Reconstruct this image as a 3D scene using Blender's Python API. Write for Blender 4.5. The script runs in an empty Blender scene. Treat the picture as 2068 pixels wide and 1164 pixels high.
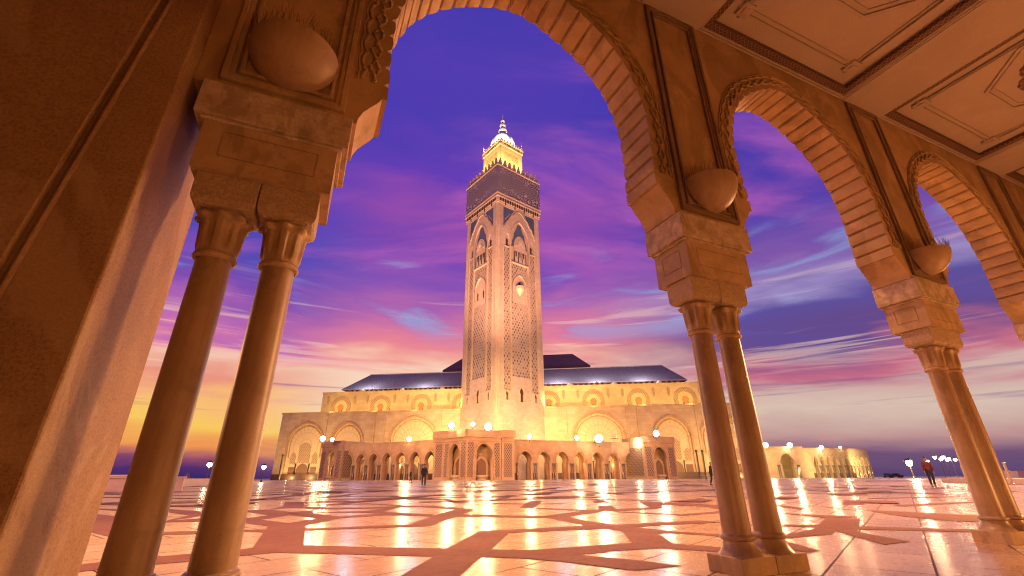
import bpy, bmesh, math, random
from mathutils import Vector, Matrix
R = math.radians
random.seed(7)
scn = bpy.context.scene
COL = scn.collection

# ------------------------------------------------------------------ camera
EYE = 0.65
GZ = 0.012                                   # level of the paving
cam_d = bpy.data.cameras.new('camera'); cam = bpy.data.objects.new('camera', cam_d); COL.objects.link(cam)
cam.location = (0, 0, EYE)
PITCH, ROLL, YAW = R(23.085), R(-0.245), R(23.667)
fw = Vector((math.sin(YAW)*math.cos(PITCH), math.cos(YAW)*math.cos(PITCH), math.sin(PITCH)))
rt = Vector((math.cos(YAW), -math.sin(YAW), 0)); up = rt.cross(fw)
rt2 = rt*math.cos(ROLL)+up*math.sin(ROLL); up2 = up*math.cos(ROLL)-rt*math.sin(ROLL)
m3 = Matrix((rt2, up2, -fw)).transposed()
cam.rotation_euler = m3.to_euler()
cam_d.sensor_width = 36; cam_d.lens = 898.067/2068*36
cam_d.shift_x = (1034-1026.145)/2068
cam_d.clip_start = 0.02; cam_d.clip_end = 9000
scn.camera = cam
scn.view_settings.view_transform = 'Standard'; scn.view_settings.look = 'None'
scn.view_settings.exposure = 0; scn.view_settings.gamma = 1
scn.cycles.use_denoising = True
scn.cycles.max_bounces = 7; scn.cycles.diffuse_bounces = 4; scn.cycles.glossy_bounces = 4
scn.cycles.sample_clamp_indirect = 6
scn.cycles.use_light_tree = True; scn.cycles.filter_width = 1.15

def s2l(c):
    return tuple(((x/255)/12.92 if x/255 <= .04045 else ((x/255+.055)/1.055)**2.4) for x in c)+(1,)

# ------------------------------------------------------------------ node helper
class NT:
    def __init__(s, tree): s.t = tree; s.n = tree.nodes; s.l = tree.links
    def new(s, typ, **k):
        o = s.n.new(typ)
        for a, b in k.items(): setattr(o, a, b)
        return o
    def put(s, sock, v):
        if hasattr(v, 'is_linked') or isinstance(v, bpy.types.NodeSocket): s.l.new(v, sock)
        else: sock.default_value = v
    def m(s, op, a, b=None, c=None, clamp=False):
        o = s.new('ShaderNodeMath', operation=op, use_clamp=clamp); s.put(o.inputs[0], a)
        if b is not None: s.put(o.inputs[1], b)
        if c is not None: s.put(o.inputs[2], c)
        return o.outputs[0]
    def mr(s, v, a, b, c=0., d=1., smooth=True):
        o = s.new('ShaderNodeMapRange', interpolation_type='SMOOTHSTEP' if smooth else 'LINEAR')
        for i, x in enumerate((v, a, b, c, d)): s.put(o.inputs[i], x)
        return o.outputs[0]
    def ramp(s, v, stops, interp='LINEAR'):
        o = s.new('ShaderNodeValToRGB'); cr = o.color_ramp; cr.interpolation = interp
        while len(cr.elements) < len(stops): cr.elements.new(0.5)
        for e, (p, c) in zip(cr.elements, stops): e.position = p; e.color = c if len(c) == 4 else tuple(c)+(1,)
        s.put(o.inputs[0], v); return o.outputs[0]
    def mix(s, f, a, b, mode='MIX'):
        o = s.new('ShaderNodeMix', data_type='RGBA', blend_type=mode); s.put(o.inputs[0], f)
        s.put(o.inputs[6], a); s.put(o.inputs[7], b); return o.outputs[2]
    def noise(s, vec, scale, detail=4, rough=.55, dist=0., out=0):
        o = s.new('ShaderNodeTexNoise'); s.put(o.inputs['Vector'], vec); o.inputs['Scale'].default_value = scale
        o.inputs['Detail'].default_value = detail; o.inputs['Roughness'].default_value = rough; o.inputs['Distortion'].default_value = dist
        return o.outputs[out]
    def vmap(s, vec, scale=(1, 1, 1), rot=(0, 0, 0), loc=(0, 0, 0)):
        o = s.new('ShaderNodeMapping'); s.put(o.inputs[0], vec)
        o.inputs['Scale'].default_value = scale; o.inputs['Rotation'].default_value = rot; o.inputs['Location'].default_value = loc
        return o.outputs[0]
    def sep(s, vec):
        o = s.new('ShaderNodeSeparateXYZ'); s.put(o.inputs[0], vec); return o.outputs
    def comb(s, x, y, z=0.):
        o = s.new('ShaderNodeCombineXYZ'); s.put(o.inputs[0], x); s.put(o.inputs[1], y); s.put(o.inputs[2], z); return o.outputs[0]

# ------------------------------------------------------------------ sky
world = bpy.data.worlds.new('World'); scn.world = world; world.use_nodes = True
W = NT(world.node_tree); W.n.clear()
tc = W.new('ShaderNodeTexCoord'); dirv = tc.outputs['Generated']
x, y, z = W.sep(dirv)
el = W.m('MULTIPLY', W.m('ARCSINE', z), 180/math.pi)
az = W.m('MULTIPLY', W.m('ARCTAN2', x, y), 180/math.pi)
zz = W.m('ADD', W.m('MAXIMUM', z, 0.), 0.16)
pl = W.comb(W.m('DIVIDE', x, zz), W.m('DIVIDE', y, zz), 0.)
pr = W.vmap(pl, (1, 1, 1), (0, 0, R(24)))
nA = W.noise(W.vmap(pr, (.7, 1.25, 1), loc=(3.1, 1.7, 0)), 1.15, 5, .52, .35)
nB = W.noise(W.vmap(pr, (.5, 1.1, 1), loc=(8.3, 4.2, 0)), .75, 5, .55, .3)
nC = W.noise(W.vmap(pr, (.6, 1.5, 1), loc=(1.3, 9.2, 0)), 1.5, 6, .56, .55)
nD = W.noise(W.vmap(W.comb(az, el, 0.), (.05, .26, 1), loc=(5., 2.2, 0)), 1.0, 5, .54, .6)
elw = W.m('ADD', el, W.m('MULTIPLY', W.m('SUBTRACT', nA, .5), W.mr(el, 0., 15., 1.5, 9.)))
elw = W.m('ADD', elw, W.m('MULTIPLY', W.m('SUBTRACT', nD, .5), W.mr(el, 0, 12, 1.5, 9.)))
t = W.m('DIVIDE', W.m('MAXIMUM', elw, 0.), 60., clamp=True)
def stops(lst): return [(e/60., s2l(c)) for e, c in lst]
rL = W.ramp(t, stops([(0, (62, 42, 104)), (1.0, (84, 48, 112)), (1.9, (150, 78, 108)), (3.0, (244, 150, 84)), (5.0, (255, 206, 98)), (7.6, (254, 190, 122)),
    (9.6, (240, 150, 130)), (12, (246, 190, 165)), (13.5, (240, 150, 160)), (15, (205, 115, 180)), (19, (130, 80, 180)), (24, (76, 74, 184)), (32, (92, 66, 184)), (44, (68, 60, 176)), (58, (64, 58, 170))]))
rC = W.ramp(t, stops([(0, (110, 60, 120)), (4, (255, 200, 130)), (8, (255, 232, 196)), (11.5, (255, 222, 196)), (13.3, (250, 176, 160)), (15, (240, 140, 150)), (17.5, (228, 128, 160)),
    (20.5, (190, 108, 176)), (24, (138, 84, 184)), (28, (124, 72, 180)), (32, (152, 78, 176)), (37, (104, 64, 184)), (43, (80, 62, 180)), (49, (84, 62, 180)), (58, (66, 60, 172))]))
rR = W.ramp(t, stops([(0, (92, 70, 112)), (1.8, (118, 84, 122)), (3.6, (196, 150, 148)), (6.5, (222, 196, 180)), (8.6, (214, 178, 170)), (10.5, (204, 112, 136)),
    (13, (104, 76, 142)), (16.5, (96, 82, 160)), (19.5, (160, 140, 196)), (23, (126, 88, 172)), (28, (86, 64, 172)), (36, (66, 58, 172)), (46, (62, 54, 172)), (58, (58, 50, 164))]))
sky = W.mix(W.mr(az, -8., 9.), rL, rC)
sky = W.mix(W.mr(W.m('ADD', az, W.m('MULTIPLY', W.m('SUBTRACT', nB, .5), 16.)), 30., 54.), sky, rR)
# magenta streaks high up
mk = W.m('MULTIPLY', W.mr(nC, .44, .68), W.mr(el, 20., 28.))
mk = W.m('MULTIPLY', mk, W.mr(nB, .36, .52))
sky = W.mix(W.m('MULTIPLY', mk, .9), sky, s2l((204, 104, 186)))
# pale blue-white openings in the middle band
mw = W.m('MULTIPLY', W.mr(nD, .52, .68), W.m('MULTIPLY', W.mr(el, 14., 19.), W.mr(el, 23., 29., 1., 0.)))
sky = W.mix(W.m('MULTIPLY', mw, .62), sky, s2l((158, 178, 226)))
# dark violet bars low down
nE = W.noise(W.vmap(W.comb(az, el, 0.), (.028, .62, 1), loc=(1.7, 7.1, 0)), 1.0, 6, .58, .5)
mdk = W.m('MULTIPLY', W.mr(nE, .56, .68), W.m('MULTIPLY', W.mr(el, 4., 7.), W.mr(el, 13., 20., 1., 0.)))
sky = W.mix(W.m('MULTIPLY', mdk, .55), sky, s2l((128, 84, 140)))
mlt = W.m('MULTIPLY', W.mr(nE, .44, .34), W.m('MULTIPLY', W.mr(el, 7., 12.), W.mr(el, 17., 24., 1., 0.)))
sky = W.mix(W.m('MULTIPLY', mlt, .45), sky, s2l((255, 214, 196)))
bg = W.new('ShaderNodeBackground'); W.put(bg.inputs[0], sky); bg.inputs[1].default_value = 0.95
wo = W.new('ShaderNodeOutputWorld'); W.l.new(bg.outputs[0], wo.inputs[0])

# ------------------------------------------------------------------ lights (lamps of the place, and added fill lights)
def lamp(name, typ, loc, energy, color, target=None, size=None, angle=None, blend=.6, radius=None):
    d = bpy.data.lights.new(name, typ); o = bpy.data.objects.new(name, d); COL.objects.link(o)
    o.location = loc; d.energy = energy; d.color = color
    if target is not None: o.rotation_euler = (Vector(target)-Vector(loc)).to_track_quat('-Z', 'Y').to_euler()
    if typ == 'SPOT': d.spot_size = R(angle or 90); d.spot_blend = blend
    if typ == 'AREA': d.shape = 'RECTANGLE'; d.size, d.size_y = size
    if radius is not None and typ != 'AREA': d.shadow_soft_size = radius
    return o
SOD = (1.0, .50, .17); WARM = (1.0, .62, .27); GOLD = (1.0, .66, .25)
# unseen lights in the gallery: the first inferred from shadows, the others added fill
lamp('unseen_gallery_light', 'POINT', (9.5, .3, .55), 300, (1., .43, .14), radius=.12)
lamp('unseen_gallery_light', 'POINT', (1.2, -.45, .5), 52, (1., .42, .12), radius=.25)
lamp('unseen_gallery_light', 'POINT', (5.2, -.4, .4), 84, (1., .42, .13), radius=.25)
# fill spots added out of view to brighten the plaza, without any fixtures
for lx in (-6, 4, 14, 26):
    lamp('plaza_fill', 'SPOT', (lx, 4.6, 8.5), 5200, (1., .45, .15), (lx*1.1, 14, 0), angle=150, radius=.3)
lamp('plaza_fill', 'SPOT', (58, 12, 14), 70000, (1., .46, .17), (30, 35, 0), angle=165, radius=2.5)
lamp('plaza_fill', 'SPOT', (120, 32, 16), 150000, (1., .46, .17), (80, 70, 0), angle=165, radius=2.5)
lamp('plaza_fill', 'SPOT', (-42, 50, 14), 110000, (1., .44, .18), (0, 70, 0), angle=165, radius=2.5)

# ------------------------------------------------------------------ object helpers
def tag(o, label=None, cat=None, group=None, kind=None):
    if label: o['label'] = label
    if cat: o['category'] = cat
    if group: o['group'] = group
    if kind: o['kind'] = kind
    return o
def thing(name, loc=(0, 0, 0), rz=0., label=None, cat=None, group=None):
    o = bpy.data.objects.new(name, None); COL.objects.link(o); o.location = loc; o.rotation_euler = (0, 0, rz)
    o.empty_display_size = .2
    return tag(o, label, cat, group)
def copy_tree(o, parent=None):
    c = o.copy(); COL.objects.link(c)
    if parent: c.parent = parent; c.matrix_parent_inverse = o.matrix_parent_inverse.copy()
    for ch in list(o.children): copy_tree(ch, c)
    return c
class MB:
    def __init__(s): s.v = []; s.f = []; s.uv = []
    def face(s, pts, uvs=None):
        b = len(s.v); s.v += [tuple(p) for p in pts]; s.f.append(tuple(range(b, b+len(pts))))
        if uvs is None:
            n = (Vector(pts[1])-Vector(pts[0])).cross(Vector(pts[2])-Vector(pts[0]))
            ax, ay, azz = abs(n.x), abs(n.y), abs(n.z)
            if azz >= ax and azz >= ay: uvs = [(p[0], p[1]) for p in pts]
            elif ay >= ax: uvs = [(p[0], p[2]) for p in pts]
            else: uvs = [(p[1], p[2]) for p in pts]
        s.uv.append(list(uvs))
    def box(s, x0, x1, y0, y1, z0, z1, taper=0.):
        a, t_ = (x0, x1, y0, y1), (x0-taper, x1+taper, y0-taper, y1+taper)
        lo = [(a[0], a[2], z0), (a[1], a[2], z0), (a[1], a[3], z0), (a[0], a[3], z0)]
        hi = [(t_[0], t_[2], z1), (t_[1], t_[2], z1), (t_[1], t_[3], z1), (t_[0], t_[3], z1)]
        s.face(lo[::-1]); s.face(hi)
        for i in range(4): j = (i+1) % 4; s.face([lo[i], lo[j], hi[j], hi[i]])
        return s
    def obox(s, c, dx, hx, hy, z0, z1, hx2=None, hy2=None):
        """box with its own plan direction dx (2D unit), centre c, half sizes"""
        hx2 = hx if hx2 is None else hx2; hy2 = hy if hy2 is None else hy2
        d = Vector((dx[0], dx[1])); n = Vector((-d.y, d.x)); c = Vector((c[0], c[1]))
        lo = []; hi = []
        for (a, b) in ((-1, -1), (1, -1), (1, 1), (-1, 1)):
            q = c+d*a*hx+n*b*hy; lo.append((q.x, q.y, z0)); q = c+d*a*hx2+n*b*hy2; hi.append((q.x, q.y, z1))
        s.face(lo[::-1]); s.face(hi)
        for i in range(4): j = (i+1) % 4; s.face([lo[i], lo[j], hi[j], hi[i]], [(0, z0), ((Vector(lo[j])-Vector(lo[i])).length, z0), ((Vector(lo[j])-Vector(lo[i])).length, z1), (0, z1)])
        return s
    def lathe(s, prof, seg=24, c=(0, 0, 0), a0=0., a1=360., rmod=None, cap=True):
        full = abs(a1-a0-360) < 1e-6; n = seg if full else seg+1
        base = len(s.v)
        for (r, z) in prof:
            for i in range(n):
                th = R(a0+(a1-a0)*i/seg); rr = r*(rmod(th, z) if rmod else 1)
                s.v.append((c[0]+rr*math.cos(th), c[1]+rr*math.sin(th), c[2]+z))
        for k in range(len(prof)-1):
            for i in range(seg):
                j = (i+1) % n if full else i+1
                s.f.append((base+k*n+i, base+k*n+j, base+(k+1)*n+j, base+(k+1)*n+i))
                r = max(prof[k][0], prof[k+1][0], .01); u0, u1 = i/seg*6.28*r, (i+1)/seg*6.28*r
                s.uv.append([(u0, prof[k][1]), (u1, prof[k][1]), (u1, prof[k+1][1]), (u0, prof[k+1][1])])
        if cap and full:
            for k in (0, len(prof)-1):
                if prof[k][0] > 1e-4:
                    f = tuple(base+k*n+i for i in range(n)); f = f[::-1] if k == 0 else f
                    s.f.append(f); s.uv.append([(s.v[q][0], s.v[q][1]) for q in f])
        return s
    def tube(s, path, r, seg=6, closed=False):
        P = [Vector(p) for p in path]; n = len(P); base = len(s.v)
        for i in range(n):
            a = P[(i-1) % n] if (closed or i > 0) else P[i]; b = P[(i+1) % n] if (closed or i < n-1) else P[i]
            d = (b-a).normalized(); h = Vector((0, 0, 1)) if abs(d.z) < .9 else Vector((0, 1, 0))
            u = d.cross(h).normalized(); w = u.cross(d)
            rr = r[i] if isinstance(r, (list, tuple)) else r
            for k in range(seg):
                th = 2*math.pi*k/seg; s.v.append(tuple(P[i]+u*rr*math.cos(th)+w*rr*math.sin(th)))
        for i in range(n if closed else n-1):
            j = (i+1) % n
            for k in range(seg):
                l = (k+1) % seg; s.f.append((base+i*seg+k, base+i*seg+l, base+j*seg+l, base+j*seg+k)); s.uv.append([(0, 0), (.1, 0), (.1, .1), (0, .1)])
        if not closed:
            s.f.append(tuple(base+k for k in range(seg))[::-1]); s.uv.append([(0, 0)]*seg)
            s.f.append(tuple(base+(n-1)*seg+k for k in range(seg))); s.uv.append([(0, 0)]*seg)
        return s
    def plate(s, outline, holes, org, d, y0, y1):
        """flat plate with holes; 2D (u,v) -> org + d*u + (0,0,v); thickness from y0 to y1 along the normal (-d.y,d.x)... positive = left of d"""
        cu = bpy.data.curves.new('tmp', 'CURVE'); cu.dimensions = '2D'; cu.fill_mode = 'BOTH'; cu.extrude = abs(y1-y0)/2
        for pth in [outline]+list(holes):
            sp = cu.splines.new('POLY'); sp.points.add(len(pth)-1); sp.use_cyclic_u = True
            for q, pt in zip(sp.points, pth): q.co = (pt[0], pt[1], 0, 1)
        ob = bpy.data.objects.new('tmp', cu); COL.objects.link(ob); dg = bpy.context.evaluated_depsgraph_get()
        me = bpy.data.meshes.new_from_object(ob.evaluated_get(dg))
        D = Vector((d[0], d[1], 0)).normalized(); N = Vector((-D.y, D.x, 0)); mid = (y0+y1)/2
        O = Vector(org); b = len(s.v)
        for v in me.vertices: s.v.append(tuple(O+D*v.co.x+Vector((0, 0, v.co.y))+N*(mid+v.co.z)))
        for pg in me.polygons:
            s.f.append(tuple(b+i for i in pg.vertices))
            if abs(pg.normal.z) > .5: s.uv.append([(me.vertices[i].co.x, me.vertices[i].co.y) for i in pg.vertices])
            else: s.uv.append([((me.vertices[i].co.x+me.vertices[i].co.y)*.7, me.vertices[i].co.z) for i in pg.vertices])
        bpy.data.objects.remove(ob); bpy.data.curves.remove(cu); bpy.data.meshes.remove(me)
        return s
    def build(s, name, mat, parent=None, smooth=False, bevel=0., loc=None, angle=35, seg=2):
        me = bpy.data.meshes.new(name); me.from_pydata(s.v, [], s.f)
        ul = me.uv_layers.new(name='UVMap'); k = 0
        for pg, u in zip(me.polygons, s.uv):
            for j, li in enumerate(pg.loop_indices): ul.data[li].uv = u[j]
        bm = bmesh.new(); bm.from_mesh(me)
        bmesh.ops.remove_doubles(bm, verts=bm.verts, dist=1e-5)
        bmesh.ops.recalc_face_normals(bm, faces=bm.faces); bm.to_mesh(me); bm.free()
        if smooth:
            me.set_sharp_from_angle(angle=R(angle)); me.polygons.foreach_set('use_smooth', [True]*len(me.polygons))
        me.materials.append(mat); o = bpy.data.objects.new(name, me); COL.objects.link(o)
        if parent: o.parent = parent
        if loc: o.location = loc
        if bevel:
            md = o.modifiers.new('bevel', 'BEVEL'); md.width = bevel; md.segments = seg; md.limit_method = 'ANGLE'; md.angle_limit = R(40)
        return o
def arch_path(cx, hw, z0, zs, zt, n=10, point=.15, shoe=0.):
    """left-bottom -> right-bottom notch path of a (slightly pointed, horseshoe) arch"""
    P = [(cx-hw+shoe, z0), (cx-hw+shoe, zs)]
    if shoe: P += [(cx-hw+shoe*.3, zs+(zt-zs)*.12)]
    h = zt-zs; zc = zs+h*(.3 if shoe else .12)
    for i in range(n+1):
        a = math.pi*(1-i/n); s_ = math.sin(a); c_ = math.cos(a)
        zz_ = zc+(zt-zc)*(s_*(1-point)+point*(1-abs(c_)))
        P.append((cx+hw*c_, zz_))
    if shoe: P += [(cx+hw-shoe*.3, zs+(zt-zs)*.12)]
    P += [(cx+hw-shoe, zs), (cx+hw-shoe, z0)]
    return P
def band_along(path, w):
    """closed ring polygon of width w outside an open path (2D)"""
    out = []
    n = len(path)
    for i, p in enumerate(path):
        a = Vector(path[max(i-1, 0)]); b = Vector(path[min(i+1, n-1)]); d = (b-a).normalized(); nn = Vector((-d.y, d.x))
        out.append((p[0]+nn.x*w, p[1]+nn.y*w))
    return list(path)+out[::-1]

# ------------------------------------------------------------------ materials
def mat(name):
    m = bpy.data.materials.new(name); m.use_nodes = True; n = NT(m.node_tree); b = n.n['Principled BSDF']; return m, n, b
def bump(n, b, h, s=.3, d=.02):
    o = n.new('ShaderNodeBump'); n.put(o.inputs['Height'], h); o.inputs['Strength'].default_value = s; o.inputs['Distance'].default_value = d
    n.l.new(o.outputs[0], b.inputs['Normal']); return o
def stone(name, c1, c2, scale=3., rough=.7, bs=.25, bd=.01, fine=60., stain=None, blocks=None, vein=None, spec=.4, jointdark=.6, coord='Object'):
    m, n, b = mat(name); tc = n.new('ShaderNodeTexCoord'); P = tc.outputs[coord]; UV = tc.outputs['UV']
    n1 = n.noise(P, scale, 6, .6); n2 = n.noise(P, fine, 3, .7)
    col = n.mix(n.mr(n1, .3, .7), c1+(1,), c2+(1,))
    col = n.mix(n.m('MULTIPLY', n.mr(n2, .3, .75), .22), col, tuple(x*.55 for x in c1)+(1,))
    h = n.m('ADD', n.m('MULTIPLY', n1, .6), n.m('MULTIPLY', n2, .4))
    if vein:
        nv = n.noise(n.vmap(P, vein), 4, 5, .6, .4)
        col = n.mix(n.m('MULTIPLY', n.mr(nv, .45, .62), .24), col, tuple(x*.45 for x in c1)+(1,))
    if stain:
        ns = n.noise(n.vmap(P, (1, 1, .6), loc=(4, 2, 1)), stain, 6, .65, .6)
        col = n.mix(n.m('MULTIPLY', n.mr(ns, .50, .58), .45), col, tuple(x*.55 for x in c2)+(1,))
    if blocks:
        br = n.new('ShaderNodeTexBrick'); n.put(br.inputs['Vector'], UV); br.inputs['Scale'].default_value = 1
        br.inputs['Brick Width'].default_value = blocks[0]; br.inputs['Row Height'].default_value = blocks[1]; br.inputs['Mortar Size'].default_value = blocks[2]
        br.inputs['Color1'].default_value = (1, 1, 1, 1); br.inputs['Color2'].default_value = (.8, .78, .74, 1); br.inputs['Mortar'].default_value = (jointdark,)*3+(1,)
        br.inputs['Mortar Smooth'].default_value = .3
        col = n.mix(.8, col, br.outputs['Color'], 'MULTIPLY')
        h = n.m('SUBTRACT', h, n.m('MULTIPLY', br.outputs['Fac'], .8))
    n.put(b.inputs['Base Color'], col); b.inputs['Roughness'].default_value = rough; b.inputs['Specular IOR Level'].default_value = spec
    bump(n, b, h, bs, bd); return m
M = {}
M['stucco'] = stone('gallery_stucco', (.52, .35, .19), (.38, .25, .12), 2.2, .72, .3, .012, 45, stain=1.6)
M['pier'] = stone('pier_stone', (.52, .37, .23), (.40, .27, .15), 5, .62, .28, .008, 80, stain=3.)
M['travertine'] = stone('travertine', (.62, .50, .38), (.42, .31, .21), 9, .78, .9, .02, 40, stain=7., vein=(2, 2, 9))
M['column'] = stone('column_marble', (.44, .31, .20), (.33, .22, .135), 3, .40, .12, .004, 90, vein=(9, 9, .8), stain=2.)
M['ceil'] = stone('ceiling_plaster', (.47, .37, .31), (.41, .32, .27), 1.2, .8, .1, .004, 60)
M['ceil_mould'] = stone('ceiling_moulding', (.44, .34, .28), (.39, .30, .25), 3, .75, .2, .004, 60)
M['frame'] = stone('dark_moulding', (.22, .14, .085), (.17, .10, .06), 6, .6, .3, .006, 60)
M['bowl'] = stone('bowl_stone', (.44, .30, .19), (.35, .23, .14), 4, .5, .12, .004, 90, vein=(5, 5, .8))
# carved arabesque block
def carved():
    m, n, b = mat('carved_stone'); tc = n.new('ShaderNodeTexCoord'); P = tc.outputs['Object']
    w = n.noise(P, 9, 2, .5, 0, 1)
    mix = n.new('ShaderNodeVectorMath', operation='ADD'); sc = n.new('ShaderNodeVectorMath', operation='SCALE'); n.put(sc.inputs[0], w); sc.inputs['Scale'].default_value = .12
    n.put(mix.inputs[0], P); n.put(mix.inputs[1], sc.outputs[0])
    wv = n.new('ShaderNodeTexWave', wave_type='RINGS'); n.put(wv.inputs['Vector'], mix.outputs[0]); wv.inputs['Scale'].default_value = 14; wv.inputs['Distortion'].default_value = 9; wv.inputs['Detail'].default_value = 1; wv.inputs['Detail Scale'].default_value = 2
    g = n.mr(wv.outputs['Fac'], .42, .6)
    col = n.mix(g, (.38, .27, .17, 1), (.46, .34, .22, 1)); n.put(b.inputs['Base Color'], col); b.inputs['Roughness'].default_value = .7
    bump(n, b, g, .8, .006); return m
M['carved'] = carved()
# granular end pier
def granular():
    m, n, b = mat('granular_stone'); tc = n.new('ShaderNodeTexCoord'); P = tc.outputs['Object']
    n1 = n.noise(P, 62, 4, .9); n2 = n.noise(P, 2.2, 6, .62, .5); n3 = n.noise(n.vmap(P, (1, 1, .5)), 1.1, 5, .6, .8)
    col = n.mix(n.mr(n2, .3, .7), (.42, .265, .14, 1), (.33, .195, .095, 1))
    col = n.mix(n.m('MULTIPLY', n.mr(n1, .47, .58), .55), col, (.17, .09, .045, 1))
    col = n.mix(n.m('MULTIPLY', n.mr(n3, .52, .56), .35), col, (.52, .38, .25, 1))
    col = n.mix(n.m('MULTIPLY', n.mr(n3, .44, .38), .35), col, (.20, .12, .07, 1))
    n.put(b.inputs['Base Color'], col); b.inputs['Roughness'].default_value = .55; b.inputs['Specular IOR Level'].default_value = .3
    bump(n, b, n.m('ADD', n1, n.m('MULTIPLY', n2, .3)), .7, .010); return m
M['granular'] = granular()
M['facade'] = stone('facade_stone', (.58, .44, .29), (.49, .36, .22), .22, .75, .3, .05, 3., blocks=(2.4, 1.2, .05), jointdark=.75)
M['facade_up'] = stone('facade_stone_upper', (.62, .50, .30), (.55, .43, .24), .22, .75, .3, .05, 3., blocks=(3., 1.5, .05), jointdark=.8)
M['tower'] = stone('minaret_stone', (.56, .43, .33), (.49, .37, .28), .12, .75, .3, .05, 2., blocks=(2., 1.1, .05), jointdark=.75)
M['trim'] = stone('stone_trim', (.54, .41, .29), (.45, .33, .22), .6, .7, .4, .05, 4.)
M['arcade'] = stone('arcade_stone', (.52, .34, .21), (.44, .27, .16), .3, .7, .3, .05, 4., blocks=(1.6, .8, .03), jointdark=.8)
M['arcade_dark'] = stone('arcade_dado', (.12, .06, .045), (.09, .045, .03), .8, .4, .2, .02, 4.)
M['crown'] = stone('crown_stone', (.62, .50, .33), (.55, .43, .27), .5, .7, .3, .05, 4.)
def simple(name, c, rough=.5, metal=0., spec=.5, nscale=8., var=.25):
    m, n, b = mat(name); tc = n.new('ShaderNodeTexCoord'); nz = n.noise(tc.outputs['Object'], nscale, 4, .6)
    n.put(b.inputs['Base Color'], n.mix(nz, tuple(x*(1-var) for x in c)+(1,), tuple(min(1, x*(1+var)) for x in c)+(1,)))
    b.inputs['Roughness'].default_value = rough; b.inputs['Metallic'].default_value = metal; b.inputs['Specular IOR Level'].default_value = spec; return m
M['darkin'] = simple('dark_opening', (.05, .025, .015), .8)
M['wood'] = simple('carved_door', (.18, .09, .05), .5, nscale=2.)
M['metal'] = simple('dark_metal', (.05, .045, .045), .4, .6)
M['pale_metal'] = simple('pale_metal', (.45, .38, .32), .4, .5)
M['spike'] = simple('spike_wire', (.10, .06, .035), .4, .7)
M['shiny_col'] = simple('polished_column', (.16, .13, .12), .12, 0., .8)
M['gold'] = simple('gilded_metal', (.78, .68, .48), .35, .2)
M['domew'] = simple('white_dome_tiles', (.78, .80, .78), .4, .0)
M['brick'] = simple('window_infill', (.42, .17, .08), .7, nscale=1.5)
def roofm(name, c):
    m, n, b = mat(name); tc = n.new('ShaderNodeTexCoord'); UV = tc.outputs['UV']
    br = n.new('ShaderNodeTexBrick'); n.put(br.inputs['Vector'], UV); br.inputs['Scale'].default_value = 1; br.inputs['Brick Width'].default_value = .9; br.inputs['Row Height'].default_value = 1.1
    br.inputs['Mortar Size'].default_value = .12; br.inputs['Color1'].default_value = c+(1,); br.inputs['Color2'].default_value = tuple(x*1.3 for x in c)+(1,); br.inputs['Mortar'].default_value = tuple(x*.65 for x in c)+(1,)
    n.put(b.inputs['Base Color'], br.outputs['Color']); b.inputs['Roughness'].default_value = .65; b.inputs['Specular IOR Level'].default_value = .25; bump(n, b, br.outputs['Fac'], -.5, .1); return m
M['roof'] = roofm('green_roof_tiles', (.20, .165, .15))
M['roof_brown'] = roofm('brown_roof_tiles', (.15, .09, .08))
# sebka lattice (interlaced diamonds)
def lattice(name, base, dark, sx, sy, openthr=.30, big=False):
    m, n, b = mat(name); tc = n.new('ShaderNodeTexCoord'); u, v, _ = n.sep(tc.outputs['UV'])
    a = n.m('ADD', n.m('DIVIDE', u, sx), n.m('DIVIDE', v, sy)); c = n.m('SUBTRACT', n.m('DIVIDE', u, sx), n.m('DIVIDE', v, sy))
    fa = n.m('ABSOLUTE', n.m('SUBTRACT', n.m('FRACT', a), .5)); fc = n.m('ABSOLUTE', n.m('SUBTRACT', n.m('FRACT', c), .5))
    d = n.m('MAXIMUM', fa, fc)                      # 0 in the middle of a diamond, .5 on the bars
    # trefoil lobes in the opening
    lob = n.m('MULTIPLY', n.m('SINE', n.m('MULTIPLY', a, 6.283*2)), n.m('MULTIPLY', n.m('SINE', n.m('MULTIPLY', c, 6.283*2)), .05))
    hole = n.mr(n.m('ADD', d, lob), openthr+.05, openthr-.03)
    groove = n.mr(n.m('ABSOLUTE', n.m('SUBTRACT', d, .42)), .0, .035, 1., 0.)
    # only some diamonds are pierced
    cell = n.comb(n.m('FLOOR', a), n.m('FLOOR', c)); wn = n.new('ShaderNodeTexWhiteNoise', noise_dimensions='2D'); n.put(wn.inputs['Vector'], cell)
    vert = n.noise(n.comb(u, v), .09, 2, .5)
    deep = n.mr(n.m('ADD', n.m('MULTIPLY', wn.outputs['Value'], .35), vert), .62, .72)
    nz = n.noise(tc.outputs['Object'], 2., 3)
    col = n.mix(nz, base+(1,), tuple(x*.82 for x in base)+(1,))
    col = n.mix(n.m('MULTIPLY', groove, .55), col, tuple(x*.35 for x in base)+(1,))
    hc = n.mix(deep, tuple(x*.6 for x in base)+(1,), dark+(1,)) if big else dark+(1,)
    col = n.mix(hole, col, hc); n.put(b.inputs['Base Color'], col); b.inputs['Roughness'].default_value = .75
    hh = n.m('SUBTRACT', n.m('SUBTRACT', 1., hole), n.m('MULTIPLY', groove, .4)); bump(n, b, hh, .8, .25 if big else .08); return m
M['sebka'] = lattice('sebka_lattice', (.54, .41, .30), (.12, .08, .07), 1.55, 2.5, .27, True)
M['latt'] = lattice('small_lattice', (.42, .28, .20), (.11, .05, .035), .75, 1.0, .30)
M['latt_gold'] = lattice('crown_lattice', (.64, .52, .34), (.20, .11, .06), 1.3, 1.6, .32)
M['zell'] = lattice('tile_relief', (.55, .42, .26), (.30, .17, .09), .9, 1.1, .30)
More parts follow.
